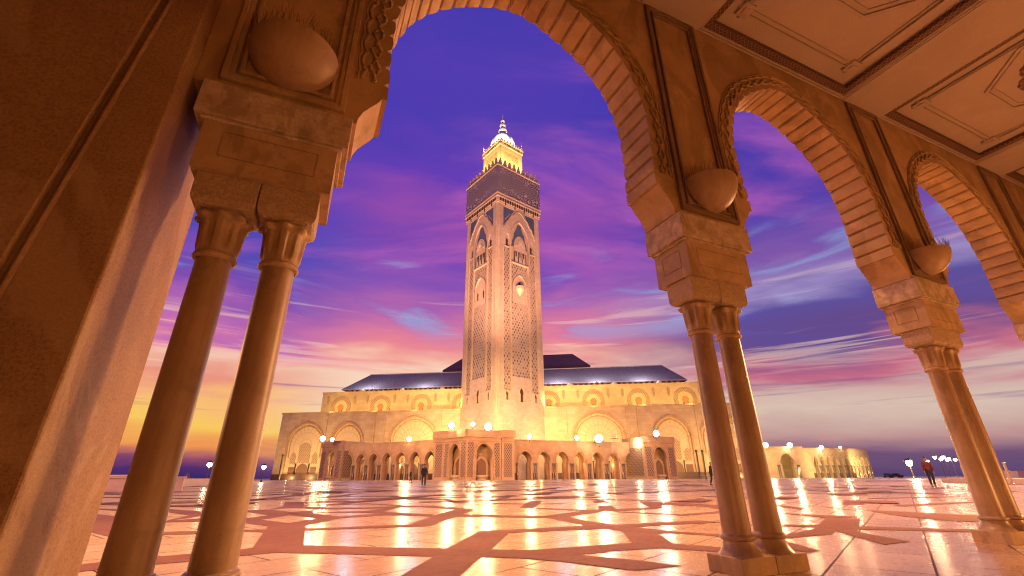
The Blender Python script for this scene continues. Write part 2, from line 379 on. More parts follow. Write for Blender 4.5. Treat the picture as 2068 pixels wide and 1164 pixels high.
# mosaic belt with rosettes
def mosaic(name, per, cy):
    m, n, b = mat(name); tc = n.new('ShaderNodeTexCoord'); u, v, _ = n.sep(tc.outputs['UV'])
    fu = n.m('MULTIPLY', n.m('SUBTRACT', n.m('FRACT', n.m('DIVIDE', u, per)), .5), per); fv = n.m('SUBTRACT', v, cy)
    r = n.m('SQRT', n.m('ADD', n.m('MULTIPLY', fu, fu), n.m('MULTIPLY', fv, fv))); th = n.m('ARCTAN2', fv, fu)
    pet = n.m('MULTIPLY', n.m('SINE', n.m('MULTIPLY', th, 8.)), .8)
    w1 = n.m('SINE', n.m('ADD', n.m('MULTIPLY', r, 3.0), n.m('MULTIPLY', pet, 1.2)))
    w2 = n.m('SINE', n.m('ADD', n.m('MULTIPLY', th, 16.), n.m('MULTIPLY', r, 2.2)))
    vo = n.new('ShaderNodeTexVoronoi', feature='DISTANCE_TO_EDGE'); n.put(vo.inputs['Vector'], tc.outputs['UV']); vo.inputs['Scale'].default_value = .95
    rose = n.mr(r, 3.9, 4.9, 1., 0.)
    ln = n.mr(n.m('ABSOLUTE', w1), .50, .15); ln2 = n.mr(n.m('ABSOLUTE', w2), .35, .05)
    lr = n.m('MAXIMUM', ln, n.m('MULTIPLY', ln2, .8)); lv = n.mr(vo.outputs['Distance'], .10, .04)
    l = n.m('ADD', n.m('MULTIPLY', lr, rose), n.m('MULTIPLY', lv, n.m('SUBTRACT', 1., rose)), clamp=True)
    wn = n.noise(n.comb(u, v), 1.4, 2)
    bgc = n.mix(n.mr(wn, .42, .58), (.022, .022, .045, 1), (.045, .032, .04, 1))
    n.put(b.inputs['Base Color'], n.mix(l, bgc, (.66, .54, .46, 1))); b.inputs['Roughness'].default_value = .5; bump(n, b, l, .3, .05); return m
M['mosaic'] = mosaic('mosaic_belt', 8.45, 8.2)
M['bluetile'] = simple('blue_green_tiles', (.075, .10, .15), .22, nscale=1.2)
# fan relief inside the big blind arches
def relief():
    m, n, b = mat('fan_relief'); tc = n.new('ShaderNodeTexCoord'); u, v, _ = n.sep(tc.outputs['UV'])
    r = n.m('SQRT', n.m('ADD', n.m('MULTIPLY', u, u), n.m('MULTIPLY', v, v))); th = n.m('ARCTAN2', v, u)
    fan = n.mr(n.m('ABSOLUTE', n.m('SINE', n.m('MULTIPLY', th, 12.))), .1, .5); ring = n.mr(n.m('ABSOLUTE', n.m('SINE', n.m('MULTIPLY', r, 1.1))), .05, .3)
    g = n.m('MULTIPLY', n.mix(n.mr(v, 0., .5), (1, 1, 1, 1), fan), ring)
    n.put(b.inputs['Base Color'], n.mix(g, (.50, .36, .20, 1), (.58, .46, .29, 1))); b.inputs['Roughness'].default_value = .75; bump(n, b, g, .5, .1); return m
M['relief'] = relief()
# paving marble
def paving(name, c1, c2, joints=True, rough=.2, spec=.4):
    m, n, b = mat(name); tc = n.new('ShaderNodeTexCoord'); P = n.vmap(tc.outputs['Object'], (1, 1, 1), (0, 0, R(-27)))
    n1 = n.noise(P, .8, 6, .6, .3); n2 = n.noise(n.vmap(P, (1, 3, 1)), 7, 7, .65, .8); n3 = n.noise(P, 60, 3, .7)
    col = n.mix(n.mr(n1, .3, .7), c1+(1,), c2+(1,))
    col = n.mix(n.m('MULTIPLY', n.mr(n2, .50, .72), .40), col, tuple(x*.5 for x in c2)+(1,))
    col = n.mix(n.m('MULTIPLY', n.mr(n3, .5, .8), .2), col, tuple(x*.4 for x in c2)+(1,))
    h = n.m('ADD', n.m('MULTIPLY', n3, .25), n.m('MULTIPLY', n2, .3))
    ro = n.mr(n2, .3, .75, rough, rough+.16)
    if joints:
        br = n.new('ShaderNodeTexBrick'); n.put(br.inputs['Vector'], P); br.inputs['Scale'].default_value = 1; br.inputs['Brick Width'].default_value = 1.05; br.inputs['Row Height'].default_value = .62
        br.inputs['Mortar Size'].default_value = .009; br.inputs['Mortar Smooth'].default_value = .1; br.inputs['Color1'].default_value = (1, 1, 1, 1); br.inputs['Color2'].default_value = (.74, .68, .62, 1); br.inputs['Mortar'].default_value = (.10, .05, .03, 1)
        col = n.mix(1., col, br.outputs['Color'], 'MULTIPLY'); h = n.m('SUBTRACT', h, br.outputs['Fac'])
    ro = n.m('ADD', ro, n.m('MULTIPLY', br.outputs['Fac'], .5)) if joints else ro
    n.put(b.inputs['Base Color'], col); n.put(b.inputs['Roughness'], ro); b.inputs['Specular IOR Level'].default_value = spec if joints else .15
    bump(n, b, h, .14, .006); return m
M['marble'] = paving('plaza_marble', (.66, .48, .30), (.58, .38, .22), rough=.16, spec=.35)
M['granite'] = paving('granite_inlay', (.25, .125, .08), (.195, .09, .055), False, .6)
M['wallm'] = simple('low_wall_marble', (.60, .46, .38), .5, nscale=1.)
def seam():
    m, n, b = mat('sea_water'); tc = n.new('ShaderNodeTexCoord'); nz = n.noise(n.vmap(tc.outputs['Object'], (.1, .1, 1)), 1., 5, .6)
    b.inputs['Base Color'].default_value = (.03, .028, .07, 1); b.inputs['Roughness'].default_value = .35; bump(n, b, nz, .6, .5); return m
M['sea'] = seam()
def glow(name, c, s):
    m = bpy.data.materials.new(name); m.use_nodes = True; n = NT(m.node_tree); n.n.clear()
    e = n.new('ShaderNodeEmission'); e.inputs[0].default_value = c+(1,); e.inputs[1].default_value = s; o = n.new('ShaderNodeOutputMaterial'); n.l.new(e.outputs[0], o.inputs[0]); return m
M['lens'] = glow('lamp_glass_warm', (1., .74, .40), 75.)
M['lens_s'] = glow('lamp_glass_small', (1., .70, .40), 90.)
M['skin'] = simple('skin', (.35, .2, .13), .6)
M['cloth_dark'] = simple('dark_cloth', (.03, .028, .04), .85)
M['cloth_red'] = simple('red_jacket', (.15, .04, .035), .8)
M['cloth_blue'] = simple('blue_cloth', (.04, .05, .30), .8)
M['hair'] = simple('dark_hair', (.02, .014, .012), .7)
M['leaf'] = simple('leaves', (.05, .05, .025), .7)
M['glass'] = simple('car_glass', (.02, .02, .025), .1)
M['carpaint'] = simple('car_paint', (.06, .05, .06), .25)

def bandm():
    m, n, b = mat('ornamental_band'); tc = n.new('ShaderNodeTexCoord'); u, v, z_ = n.sep(tc.outputs['Object'])
    a = n.m('MULTIPLY', n.m('ADD', n.m('ADD', u, v), z_), 16.); c = n.m('MULTIPLY', n.m('ADD', n.m('SUBTRACT', u, v), z_), 16.)
    fa = n.m('ABSOLUTE', n.m('SUBTRACT', n.m('FRACT', a), .5)); fc = n.m('ABSOLUTE', n.m('SUBTRACT', n.m('FRACT', c), .5))
    ed = n.mr(n.m('MAXIMUM', fa, fc), .34, .42); dt = n.mr(n.m('ADD', fa, fc), .18, .1)
    g_ = n.m('ADD', ed, dt, clamp=True)
    n.put(b.inputs['Base Color'], n.mix(g_, (.065, .028, .022, 1), (.24, .13, .085, 1))); b.inputs['Roughness'].default_value = .7; bump(n, b, g_, .6, .01); return m
M['band'] = bandm()
def arab():
    m, n, b = mat('arabesque_rosette'); tc = n.new('ShaderNodeTexCoord'); P = tc.outputs['Object']
    vo = n.new('ShaderNodeTexVoronoi', feature='DISTANCE_TO_EDGE'); n.put(vo.inputs['Vector'], P); vo.inputs['Scale'].default_value = 22
    wv = n.new('ShaderNodeTexWave', wave_type='RINGS'); n.put(wv.inputs['Vector'], n.noise(P, 6, 2, .5, .6, 1)); wv.inputs['Scale'].default_value = 7
    g_ = n.m('MULTIPLY', n.mr(vo.outputs['Distance'], .05, .16), n.mr(wv.outputs['Fac'], .2, .6))
    n.put(b.inputs['Base Color'], n.mix(g_, (.13, .065, .035, 1), (.34, .20, .12, 1))); b.inputs['Roughness'].default_value = .7; bump(n, b, g_, .8, .01); return m
M['arab'] = arab()

# ------------------------------------------------------------------ setting: ground, sea, inlays
g = MB(); g.face([(-70, -60, GZ), (520, -60, GZ), (520, 210, GZ), (-70, 210, GZ)])
tag(g.build('plaza', M['marble']), kind='structure')
g = MB(); g.face([(-7500, -7500, -2.5), (7500, -7500, -2.5), (7500, 7500, -2.5), (-7500, 7500, -2.5)])
tag(g.build('sea', M['sea']), kind='structure')
g = MB().box(-70.3, 520.3, -60.3, 210.3, -2.6, GZ-.01); tag(g.build('plaza_edge', M['wallm']), kind='structure')
INL = [[(-0.78,9.65),(-0.44,9.35),(-0.02,8.48),(0.43,9.24),(0.73,9.09),(0.22,8.05),(0.17,5.66),(0.27,5.03),(-0.08,5.26),(-0.4,5.18),(-0.43,5.59),(-0.3,5.71),(-0.29,7.22),(-0.57,7.46),(-0.6,7.72),(-0.28,7.59),(-0.28,8.1),(-0.71,8.94)],[(-1.02,12.19),(-0.45,12.24),(0.02,11.17),(0.46,11.86),(0.39,10.68),(0.44,9.23),(-0.03,10.27),(-0.44,9.4),(-0.78,9.65),(-0.37,10.38)],[(-0.21,15.93),(0.28,15.65),(0.27,13.22),(0.76,12.58),(0.47,11.95),(0.0,12.77),(-0.46,12.34),(-0.22,13.47)],[(-0.14,21.3),(-0.04,24.56),(0.4,24.3),(0.35,21.02)],[(-0.01,29.95),(0.08,33.07),(0.48,32.8),(0.45,29.65)],[(-3.05,10.28),(-2.63,10.12),(-2.35,9.31),(-1.95,7.49),(-2.32,8.16),(-2.54,8.66)],[(-1.53,5.21),(-1.38,5.33),(-0.78,5.53),(-0.44,5.61),(-0.4,5.18),(-0.71,5.04),(-1.27,4.93),(-1.41,4.83)],[(-2.08,8.15),(-1.51,7.87),(-1.09,7.79),(-0.6,7.72),(-0.57,7.46),(-1.02,7.38),(-1.93,7.58)],[(-3.86,12.84),(-1.91,9.81),(-1.45,10.18),(-1.34,9.48),(-1.86,9.5),(-2.98,10.06)],[(-2.69,13.73),(-1.82,12.39),(-1.5,11.02),(-1.89,9.7),(-1.76,11.08),(-2.44,12.5)],[(-5.09,17.51),(-3.13,15.6),(-2.17,15.28),(-2.07,14.62),(-2.95,14.74),(-4.85,16.7)],[(-4.24,14.68),(-3.67,14.09),(-2.73,13.89),(-2.58,13.21),(-3.47,13.36),(-4.07,14.11)],[(0.33,2.96),(0.78,3.69),(1.21,4.41),(1.45,4.82),(2.28,6.16),(2.72,6.1),(2.52,5.77),(1.8,4.55),(1.57,4.2),(1.15,3.51),(0.71,2.78)],[(0.18,5.66),(0.95,5.13),(1.45,4.82),(1.21,4.41),(0.51,4.88),(0.17,5.12)],[(-0.07,10.91),(0.36,10.69),(0.83,9.46),(0.78,9.06),(0.21,7.95),(0.22,8.36),(0.48,9.21),(-0.01,10.88)],[(0.81,9.47),(1.74,9.99),(2.43,9.12),(2.33,8.71),(1.65,9.42),(0.78,9.06)],[(0.38,10.87),(1.39,10.74),(2.02,11.62),(2.23,11.66),(1.72,10.37),(2.46,9.21),(2.41,9.04),(1.32,10.2)],[(0.48,12.42),(1.57,12.01),(2.61,12.27),(3.19,11.96),(3.71,10.27),(3.29,10.4),(2.76,11.64),(1.51,11.55),(0.47,11.86)],[(0.21,7.46),(1.15,7.43),(1.62,7.42),(2.36,8.84),(3.31,10.47),(3.71,10.27),(2.96,8.92),(2.69,8.47),(1.85,7.05),(1.11,7.14),(0.2,7.21)],[(2.96,8.92),(3.4,8.6),(3.24,8.2),(2.72,8.51)],[(4.43,15.59),(4.72,15.73),(4.4,14.06),(4.52,12.99),(4.38,12.57),(4.03,12.96)],[(0.35,17.18),(2.19,17.36),(4.43,15.59),(4.27,15.01),(2.1,16.59),(0.34,16.45)],[(0.68,18.55),(3.02,24.11),(3.07,23.67),(1.04,18.01)],[(2.19,17.36),(3.68,17.42),(4.95,19.37),(5.21,19.22),(3.8,16.46),(2.06,16.23)],[(0.3,14.09),(1.9,13.9),(2.63,12.37),(2.43,12.25),(1.85,13.53),(0.29,13.61)],[(2.68,6.12),(3.91,6.14),(4.17,6.07),(3.89,5.67),(3.43,5.71),(2.52,5.77)],[(4.04,7.79),(4.43,7.6),(4.31,6.79),(4.35,6.06),(4.37,5.67),(4.16,4.95),(3.67,4.15),(3.32,4.37),(3.91,5.33),(3.89,5.67),(3.89,6.11)],[(3.29,8.6),(4.16,7.94),(3.96,7.61),(3.12,8.17)],[(4.09,7.89),(5.44,8.74),(6.06,8.96),(6.38,8.88),(5.59,8.32),(4.43,7.56)],[(1.81,4.57),(2.15,4.37),(2.62,4.38),(3.32,4.37),(3.67,4.15),(3.92,3.72),(3.68,3.52),(3.33,3.96),(2.84,4.0),(2.4,3.94),(2.66,3.55),(2.85,3.15),(2.39,3.15),(2.16,3.59),(1.91,3.97),(1.61,4.18),(1.59,4.23)],[(4.35,6.06),(5.92,6.04),(6.02,5.65),(5.74,5.68),(4.9,5.71),(4.37,5.67)],[(4.37,5.67),(4.49,5.01),(4.76,4.52),(4.6,4.37),(4.36,4.86),(4.16,4.95)],[(6.0,8.37),(6.58,7.12),(7.86,7.42),(7.49,7.06),(6.4,6.9),(5.91,8.15)],[(6.82,10.15),(7.12,10.0),(6.38,8.8),(6.04,8.97)],[(5.14,10.14),(5.62,9.06),(6.38,8.88),(7.41,8.95),(7.44,8.6),(6.0,8.37),(5.29,9.02),(4.98,9.84)],[(6.42,13.12),(6.77,12.93),(4.93,9.91),(4.78,10.32)],[(4.84,12.67),(5.64,11.76),(6.59,11.38),(6.47,11.19),(5.49,11.45),(4.71,12.32)],[(5.93,14.56),(7.65,17.79),(7.96,17.61),(6.13,14.26)],[(9.03,17.43),(10.75,20.43),(11.09,20.22),(9.26,17.14)],[(13.46,24.9),(15.09,27.52),(15.35,27.34),(13.48,24.23)],[(10.66,16.78),(11.18,16.79),(10.07,15.25),(9.83,15.39)],[(12.68,17.82),(13.23,17.87),(12.0,15.99),(11.56,15.94)],[(8.22,12.55),(8.53,12.38),(7.85,11.18),(7.44,11.26)],[(8.88,11.21),(9.2,11.19),(8.25,9.57),(7.5,8.67),(7.41,8.95)],[(8.29,14.8),(9.63,15.91),(9.98,15.71),(8.23,13.97)],[(9.36,10.23),(12.06,12.13),(12.19,12.05),(9.31,9.79)],[(9.11,11.09),(9.5,9.95),(9.36,8.81),(8.34,7.87),(8.76,8.7),(8.36,9.69)],[(8.3,13.72),(9.57,12.07),(10.04,10.97),(9.76,10.66),(9.28,11.71),(8.04,13.29)],[(8.17,5.5),(8.47,5.14),(7.18,4.41),(8.05,3.51),(7.71,3.37),(6.77,4.18),(6.44,3.99),(6.01,3.21),(5.52,3.19),(6.33,4.19),(5.95,3.98),(5.06,3.94),(5.21,4.11),(6.22,4.4),(6.8,4.72)],[(4.97,3.93),(4.88,3.8),(4.55,3.19),(4.36,3.18),(4.33,3.44)],[(6.51,5.06),(6.83,4.74),(6.52,4.59),(6.31,4.91)],[(14.35,9.01),(14.84,8.74),(12.57,7.45),(12.22,7.75)],[(20.6,12.48),(21.02,12.23),(18.78,10.99),(18.39,11.22)],[(30.7,18.27),(31.14,17.96),(26.51,15.35),(26.1,15.62)],[(10.67,6.37),(10.77,6.12),(10.91,4.68),(9.42,4.03),(9.24,4.28),(9.55,5.08)],[(10.88,8.46),(10.13,7.21),(9.69,7.0),(10.24,7.97)],[(8.42,6.58),(8.81,5.31),(8.13,5.47)],[(11.37,7.92),(10.29,6.17),(10.45,6.61)],[(12.97,7.07),(16.59,7.02),(16.08,6.81),(12.69,6.68)],[(16.52,9.61),(20.55,8.95),(19.87,8.66),(15.92,9.27)]]
ig = MB()  # one polygon at the right is a patch of shade drawn as inlay
for i, q in enumerate(INL):
    ig.face([(a, b_, GZ+.003+i*.00003) for a, b_ in q])
rnd = random.Random(3); a0 = R(27)
k = 0
for i in range(560):
    rr = 15+205*rnd.random()**1.3; th = R(23.7+rnd.uniform(-56, 50)); px, py = rr*math.sin(th), rr*math.cos(th)
    if py > 205 or py < 7: continue
    an = a0+rnd.choice((0, 22.5, 45, 67.5, 90, 112.5, 135, 157.5))*math.pi/180
    L, w_ = rnd.uniform(1.2, 5), .20+.0015*rr
    if rnd.random() < .35: L, w_ = .7+.004*rr, .4+.002*rr; an = a0
    d = Vector((math.cos(an), math.sin(an))); n_ = Vector((-d.y, d.x)); c = Vector((px, py)); k += 1
    ig.face([(*(c+d*a*L+n_*b_*w_), GZ+.006+k*.00003) for a, b_ in ((-1, -.9), (1, -.6), (1.05, .8), (-.95, 1))])
tag(ig.build('granite_bands_and_shade', M['granite']), kind='structure')

# ------------------------------------------------------------------ the gallery we stand in
YI, YO, CEIL = 2.575, 2.997, 5.76
P0, PER = -.733, 3.702
gal = thing('arcade_gallery', (0, 2.78, GZ), 0, 'tall stone gallery framing the view, with scalloped arches on paired columns and a coffered ceiling', 'arcade')
GO = gal.location
def gb(mb, name, mat_, parent=None, **k):
    o = mb.build(name, mat_, parent or gal, **k)
    if parent is None: o.location = -GO if not k.get('loc') else Vector(k['loc'])-GO
    return o
# half-width of the opening against height
WPROF = [(2.882, 1.405), (2.93, 1.400), (3.00, 1.372), (3.06, 1.330), (3.12, 1.285), (3.165, 1.262), (3.168, 1.228), (3.285, 1.228)]
APROF = [(3.30, 1.245), (3.5, 1.258), (3.7, 1.262), (4.02, 1.258), (4.3, 1.20), (4.57, 1.10), (4.77, .97), (4.93, .83), (5.07, .66), (5.185, .48), (5.29, .28), (5.345, .10), (5.352, 0)]
def resample(P, n):
    P = [Vector(p) for p in P]; L = [0]
    for a, b_ in zip(P, P[1:]): L.append(L[-1]+(b_-a).length)
    out = []
    for i in range(n+1):
        s_ = L[-1]*i/n; j = max(k_ for k_ in range(len(L)) if L[k_] <= s_+1e-9); j = min(j, len(P)-2)
        out.append(P[j].lerp(P[j+1], (s_-L[j])/(L[j+1]-L[j])))
    return out
full = [(-w, z_) for z_, w in APROF]+[(w, z_) for z_, w in APROF[::-1][1:]]
NL = 31
def scallop(cx):
    """open path of the cusped intrados, left to right"""
    per = 20; base = resample(full, NL*per); out = []
    for i, p in enumerate(base):
        a = base[max(i-1, 0)]; b_ = base[min(i+1, len(base)-1)]; d = (b_-a).normalized(); n_ = Vector((d.y, -d.x))  # towards the opening
        u = (i % per)/per
        k_ = i % per; off = -.020 if k_ == 0 else (-.003 if k_ in (1, 2, 19) else .016+.007*math.sin(math.pi*(k_-3)/15))
        out.append((cx+p.x+n_.x*off, p.y+n_.y*off))
    return out
def bay_path(cx):
    lft = [(cx-w, z_) for z_, w in WPROF]; rgt = [(cx+w, z_) for z_, w in WPROF[::-1]]
    return lft+scallop(cx)+rgt
NB = 4
outline = [(-.948, 2.882)]
for b_ in range(NB): outline += bay_path(P0+PER*b_+2.138)
XE = P0+PER*NB+2.0
outline += [(XE, 2.882), (XE, 6.2), (-.948, 6.2)]
w = MB(); w.plate(outline, [], (0, 0, 0), (1, 0), YI, YO)
gb(w, 'arch_wall', M['stucco'], bevel=.006)
# twisted cord mouldings round each arch
for b_ in range(NB):
    cx = P0+PER*b_+2.138; base = resample(full, NL*8); nb = len(base)
    cm = MB(); e = MB()
    for off, amp, ph, rad in ((.075, .020, 0, .013), (.105, .020, math.pi, .012), (.150, .026, 0, .013), (.19, .012, 0, .008)):
        path = []
        for i, p in enumerate(base):
            a = base[max(i-1, 0)]; c_ = base[min(i+1, nb-1)]; d = (c_-a).normalized(); n_ = Vector((-d.y, d.x))
            o_ = off+amp*math.sin(2*math.pi*i/8*1.0+ph) if off < .14 else off+amp*abs(math.sin(math.pi*i/8+math.pi/2))
            path.append((cx+p.x+n_.x*o_, YI-.006-(.006*math.cos(2*math.pi*i/8+ph) if off < .14 else 0), p.y+n_.y*o_))
        cm.tube(path, rad, 6)
    gb(cm, 'arch_moulding', M['stucco'], smooth=True, angle=60)
# piers
def torus_prof(r, z_, rr, n=6): return [(r+rr*math.sin(math.pi*i/n), z_-rr*math.cos(math.pi*i/n)) for i in range(n+1)]
def make_column(x_, joint):
    cy = 2.776
    sh = MB().lathe([(.101, .255), (.098, .45), (.0955, 1.0), (.092, 1.55), (.090, 1.80)], 40, (0, 0, 0), cap=False)
    base = MB().lathe([(.152, .124), (.150, .130), (.132, .150), (.118, .172), (.109, .200), (.107, .216)]+torus_prof(.103, .237, .020)+[(.102, .262)], 40)
    cap = MB()
    cap.lathe([(.094, 1.79)]+torus_prof(.094, 1.812, .018)+[(.100, 1.835)], 40, cap=False)
    def lob(th, z_):
        q = math.cos(8*th); return 1+.075*(max(-1, min(1, q*2.2)))*max(0, min(1, (z_-1.845)/.03))*(1 if z_ < 2.02 else .5)
    cap.lathe([(.100, 1.834), (.103, 1.85), (.104, 1.875), (.107, 1.93), (.111, 1.99), (.120, 2.025)], 96, rmod=lob, cap=False)
    def lip(th, z_): return 1+(.095 if z_ > 2.03 and z_ < 2.065 else .03)*math.cos(8*th)
    cap.lathe([(.118, 2.02), (.134, 2.035), (.142, 2.048), (.140, 2.060), (.122, 2.068), (.110, 2.095)], 64, rmod=lip, cap=False)
    o = gb(sh, 'column', M['column'], smooth=True); o.location = Vector((x_, cy, 0))-GO
    base.build('column_base', M['column'], o, smooth=True, angle=50); cap.build('capital', M['pier'], o, smooth=True, angle=50)
    return o
def make_pier(px):
    for s_ in (0, 1):
        x0 = px-.070+s_*.3405; pl = MB().box(x0, x0+.3345, 2.62, 2.932, GZ-.02, .124, 0)
        gb(pl, 'plinth', M['pier'], bevel=.005)
        cb = MB()
        x0 = px-.066+s_*.3345; x1 = x0+.3295
        prof = [(.050, 2.083), (.022, 2.090), (.008, 2.104), (.001, 2.128), (0, 2.282)]
        for (i0, z0), (i1, z1) in zip(prof, prof[1:]):
            lo = [(x0+i0, 2.621+i0), (x1-i0, 2.621+i0), (x1-i0, 2.921-i0), (x0+i0, 2.921-i0)]; hi = [(x0+i1, 2.621+i1), (x1-i1, 2.621+i1), (x1-i1, 2.921-i1), (x0+i1, 2.921-i1)]
            for i in range(4): j = (i+1) % 4; cb.face([(*lo[i], z0), (*lo[j], z0), (*hi[j], z1), (*hi[i], z1)])
        cb.face([(x0+.05, 2.671, 2.083), (x0+.05, 2.871, 2.083), (x1-.05, 2.871, 2.083), (x1-.05, 2.671, 2.083)])
        gb(cb, 'carved_block', M['carved'], bevel=.004)
        make_column(px+.105+s_*.331, 0)
    pb = MB(); x0, x1, y0, y1, z0, z1 = px-.097, px+.649, 2.575, 2.988, 2.2825, 2.6165
    # panelled impost: incised rectangles on the long and short faces
    def rect(a, b_, c_, d_): return [(a, c_), (b_, c_), (b_, d_), (a, d_)]
    g_ = .006
    pb.box(x0+.008, x1-.008, y0+.008, y1-.008, z0+.001, z1-.001)
    for (org, d, L, yy) in (((x0, y0, 0), (1, 0), x1-x0, (0, .0075)), ((x0, y1, 0), (1, 0), x1-x0, (-.0075, 0)), ((x0, y0+.0085, 0), (0, 1), y1-y0-.017, (-.0075, 0)), ((x1, y0+.0085, 0), (0, 1), y1-y0-.017, (0, .0075))):
        ins = .11 if L > .5 else .085
        R1 = rect(ins, L-ins, z0+.095, z1-.06); R2 = rect(ins+g_, L-ins-g_, z0+.095+g_, z1-.06-g_)
        pb.plate(rect(0, L, z0, z1), [R1], org, d, *yy); pb.plate(R2, [], org, d, *yy)
    gb(pb, 'impost_block', M['pier'])
    sl = MB().box(px-.12, px+.675, 2.556, 3.0, 2.612, 2.632); sl.box(px-.154, px+.71, 2.535, 3.017, 2.634, 2.879)
    gb(sl, 'impost_slab', M['travertine'], bevel=.006)
    # pilaster frame on the wall above
    f = MB(); xa, xb, za, zb = px-.085, px+.645, 2.93, CEIL-.015
    f.plate(rect(xa, xb, za, zb), [rect(xa+.035, xb-.035, za+.035, zb-.035)], (0, YI, 0), (1, 0), -.034, 0)
    f.plate(rect(xa+.035, xb-.035, za+.035, zb-.035), [rect(xa+.065, xb-.065, za+.065, zb-.065)], (0, YI, 0), (1, 0), -.020, 0)
    f.plate(rect(xa+.085, xb-.085, za+.085, zb-.085), [rect(xa+.110, xb-.110, za+.110, zb-.110)], (0, YI, 0), (1, 0), -.026, 0)
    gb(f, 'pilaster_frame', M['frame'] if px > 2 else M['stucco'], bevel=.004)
for k in range(NB+1):
    make_pier(P0+PER*k)
# end pier at the left
ep = MB(); ep.box(-3.6, -.950, 2.42, 3.335, GZ-.02, 6.2)
gb(ep, 'end_pier', M['granular'], bevel=.012)
gp = MB(); gp.box(-3.2, -1.245, 2.36, 2.419, 3.0, 6.2); 
ep2 = MB()
def slab_leaning():
    xa, za, xb, zb = -1.282, 1.447, -1.154, 3.265; sl_ = (xb-xa)/(zb-za)
    z0, z1 = 0, 6.2; f0 = xa+(z0-za)*sl_; f1 = xa+(z1-za)*sl_
    ep2.plate([(-3.6, z0), (f0, z0), (f1, z1), (-3.6, z1)], [], (0, 2.42, 0), (1, 0), -.045, -.002)
    ep2.plate([(f0+.030, z0), (f0+.048, z0), (f1+.048, z1), (f1+.030, z1)], [], (0, 2.42, 0), (1, 0), -.030, -.002)
slab_leaning(); gb(ep2, 'buttress_panel', M['granular'], bevel=.008)
# back and end walls of the gallery (behind the camera / far end)
bw = MB().box(-3.6, XE, -1.35, -1.11, GZ-.02, 6.2); gb(bw, 'back_wall', M['stucco'])
ew = MB(); ew.box(XE, XE+.3, -1.35, 3.0, GZ-.02, 6.2); gb(ew, 'end_wall', M['stucco'])
lw = MB().box(-3.9, -3.62, -1.35, 3.3, GZ-.02, 6.2); gb(lw, 'end_wall', M['stucco'])
# ceiling: slab, beam soffits, coffers
ce = MB(); ce.box(-3.9, XE+.3, -1.35, YI-.002, 5.8600, 6.2)
gb(ce, 'ceiling', M['ceil'])
for k in range(-1, NB+1):
    px = P0+PER*k
    bs = MB().box(px-.13 if k >= 0 else -3.6, px+.735, -1.10, YI-.004, CEIL, 5.8580)
    gb(bs, 'ceiling_beam', M['ceil'], bevel=.006)
    if k == NB: break
    xa, xb = px+.735, px+PER-.13; ya, yb = -1.10, YI-.004
    def fr(i0, i1, z0, z1, mt, nm, par=None):
        f = MB()
        f.box(xa+i0, xb-i0, yb-i1, yb-i0, z0, z1); f.box(xa+i0, xb-i0, ya+i0, ya+i1, z0, z1)
        f.box(xa+i0, xa+i1, ya+i1, yb-i1, z0, z1); f.box(xb-i1, xb-i0, ya+i1, yb-i1, z0, z1)
        return gb(f, nm, mt, bevel=.006)
    fr(.002, .030, CEIL+.010, 5.8570, M['ceil_mould'], 'cornice_moulding')
    fr(.032, .058, CEIL+.022, 5.8560, M['ceil_mould'], 'cornice_moulding')
    fr(.060, .150, CEIL+.034, 5.8550, M['band'], 'ornamental_band')
    fr(.36, .378, 5.8300, 5.8590, M['ceil_mould'], 'ceiling_moulding')
    fr(.42, .435, 5.8420, 5.8585, M['ceil_mould'], 'ceiling_moulding')
    for cx in (xa+.40, xb-.40):
        for cy in (ya+.40, yb-.40):
            st = MB()
            for ang in (0, 45):
                d = (math.cos(R(ang)), math.sin(R(ang))); st.obox((cx, cy), d, .085-.0005*ang, .085-.0005*ang, 5.8230+ang*.00006, 5.8570, .09, .09)
            st.obox((cx, cy), (1, 0), .04, .04, 5.8100, 5.8220)
            gb(st, 'corner_star', M['ceil_mould'], bevel=.004)
    cx, cy = (xa+xb)/2, (ya+yb)/2
    oc = [(cx+.95*math.cos(R(22.5+45*i))/math.cos(R(22.5)), cy+.95*math.sin(R(22.5+45*i))/math.cos(R(22.5))) for i in range(8)]
    md = MB()
    for i in range(8):
        a, b_ = oc[i], oc[(i+1) % 8]
        for sc_, z0 in ((1, 5.8380), (.93, 5.8460)):
            def S(p, q): return (cx+(p[0]-cx)*q, cy+(p[1]-cy)*q)
            p1, p2, p3, p4 = S(a, sc_), S(b_, sc_), S(b_, sc_-.045), S(a, sc_-.045)
            md.face([(*p1, z0), (*p2, z0), (*p3, z0), (*p4, z0)]); md.face([(*p4, z0), (*p3, z0), (*p3, 5.8585), (*p4, 5.8585)]); md.face([(*p1, z0), (*p1, 5.8585), (*p2, 5.8585), (*p2, z0)])
    mo = gb(md, 'ceiling_medallion', M['ceil_mould'])
    ro = MB(); n_ = 96; ring = []
    for i in range(n_):
        th = 2*math.pi*i/n_; ring.append(.60*(1+.16*abs(math.cos(4*th))**.6+.03*abs(math.sin(16*th))))
    for sc_, z0, z1 in ((1., 5.8350, 5.8582), (.86, 5.8230, 5.8350), (.5, 5.8120, 5.8230), (.2, 5.8000, 5.8120)):
        lo = [(cx+ring[i]*sc_*.97*math.cos(2*math.pi*i/n_), cy+ring[i]*sc_*.97*math.sin(2*math.pi*i/n_), z0) for i in range(n_)]
        hi = [(cx+ring[i]*sc_*math.cos(2*math.pi*i/n_), cy+ring[i]*sc_*math.sin(2*math.pi*i/n_), z1) for i in range(n_)]
        ro.face(lo[::-1])
        for i in range(n_): j = (i+1) % n_; ro.face([lo[i], lo[j], hi[j], hi[i]])
    o = ro.build('rosette', M['arab'], mo)
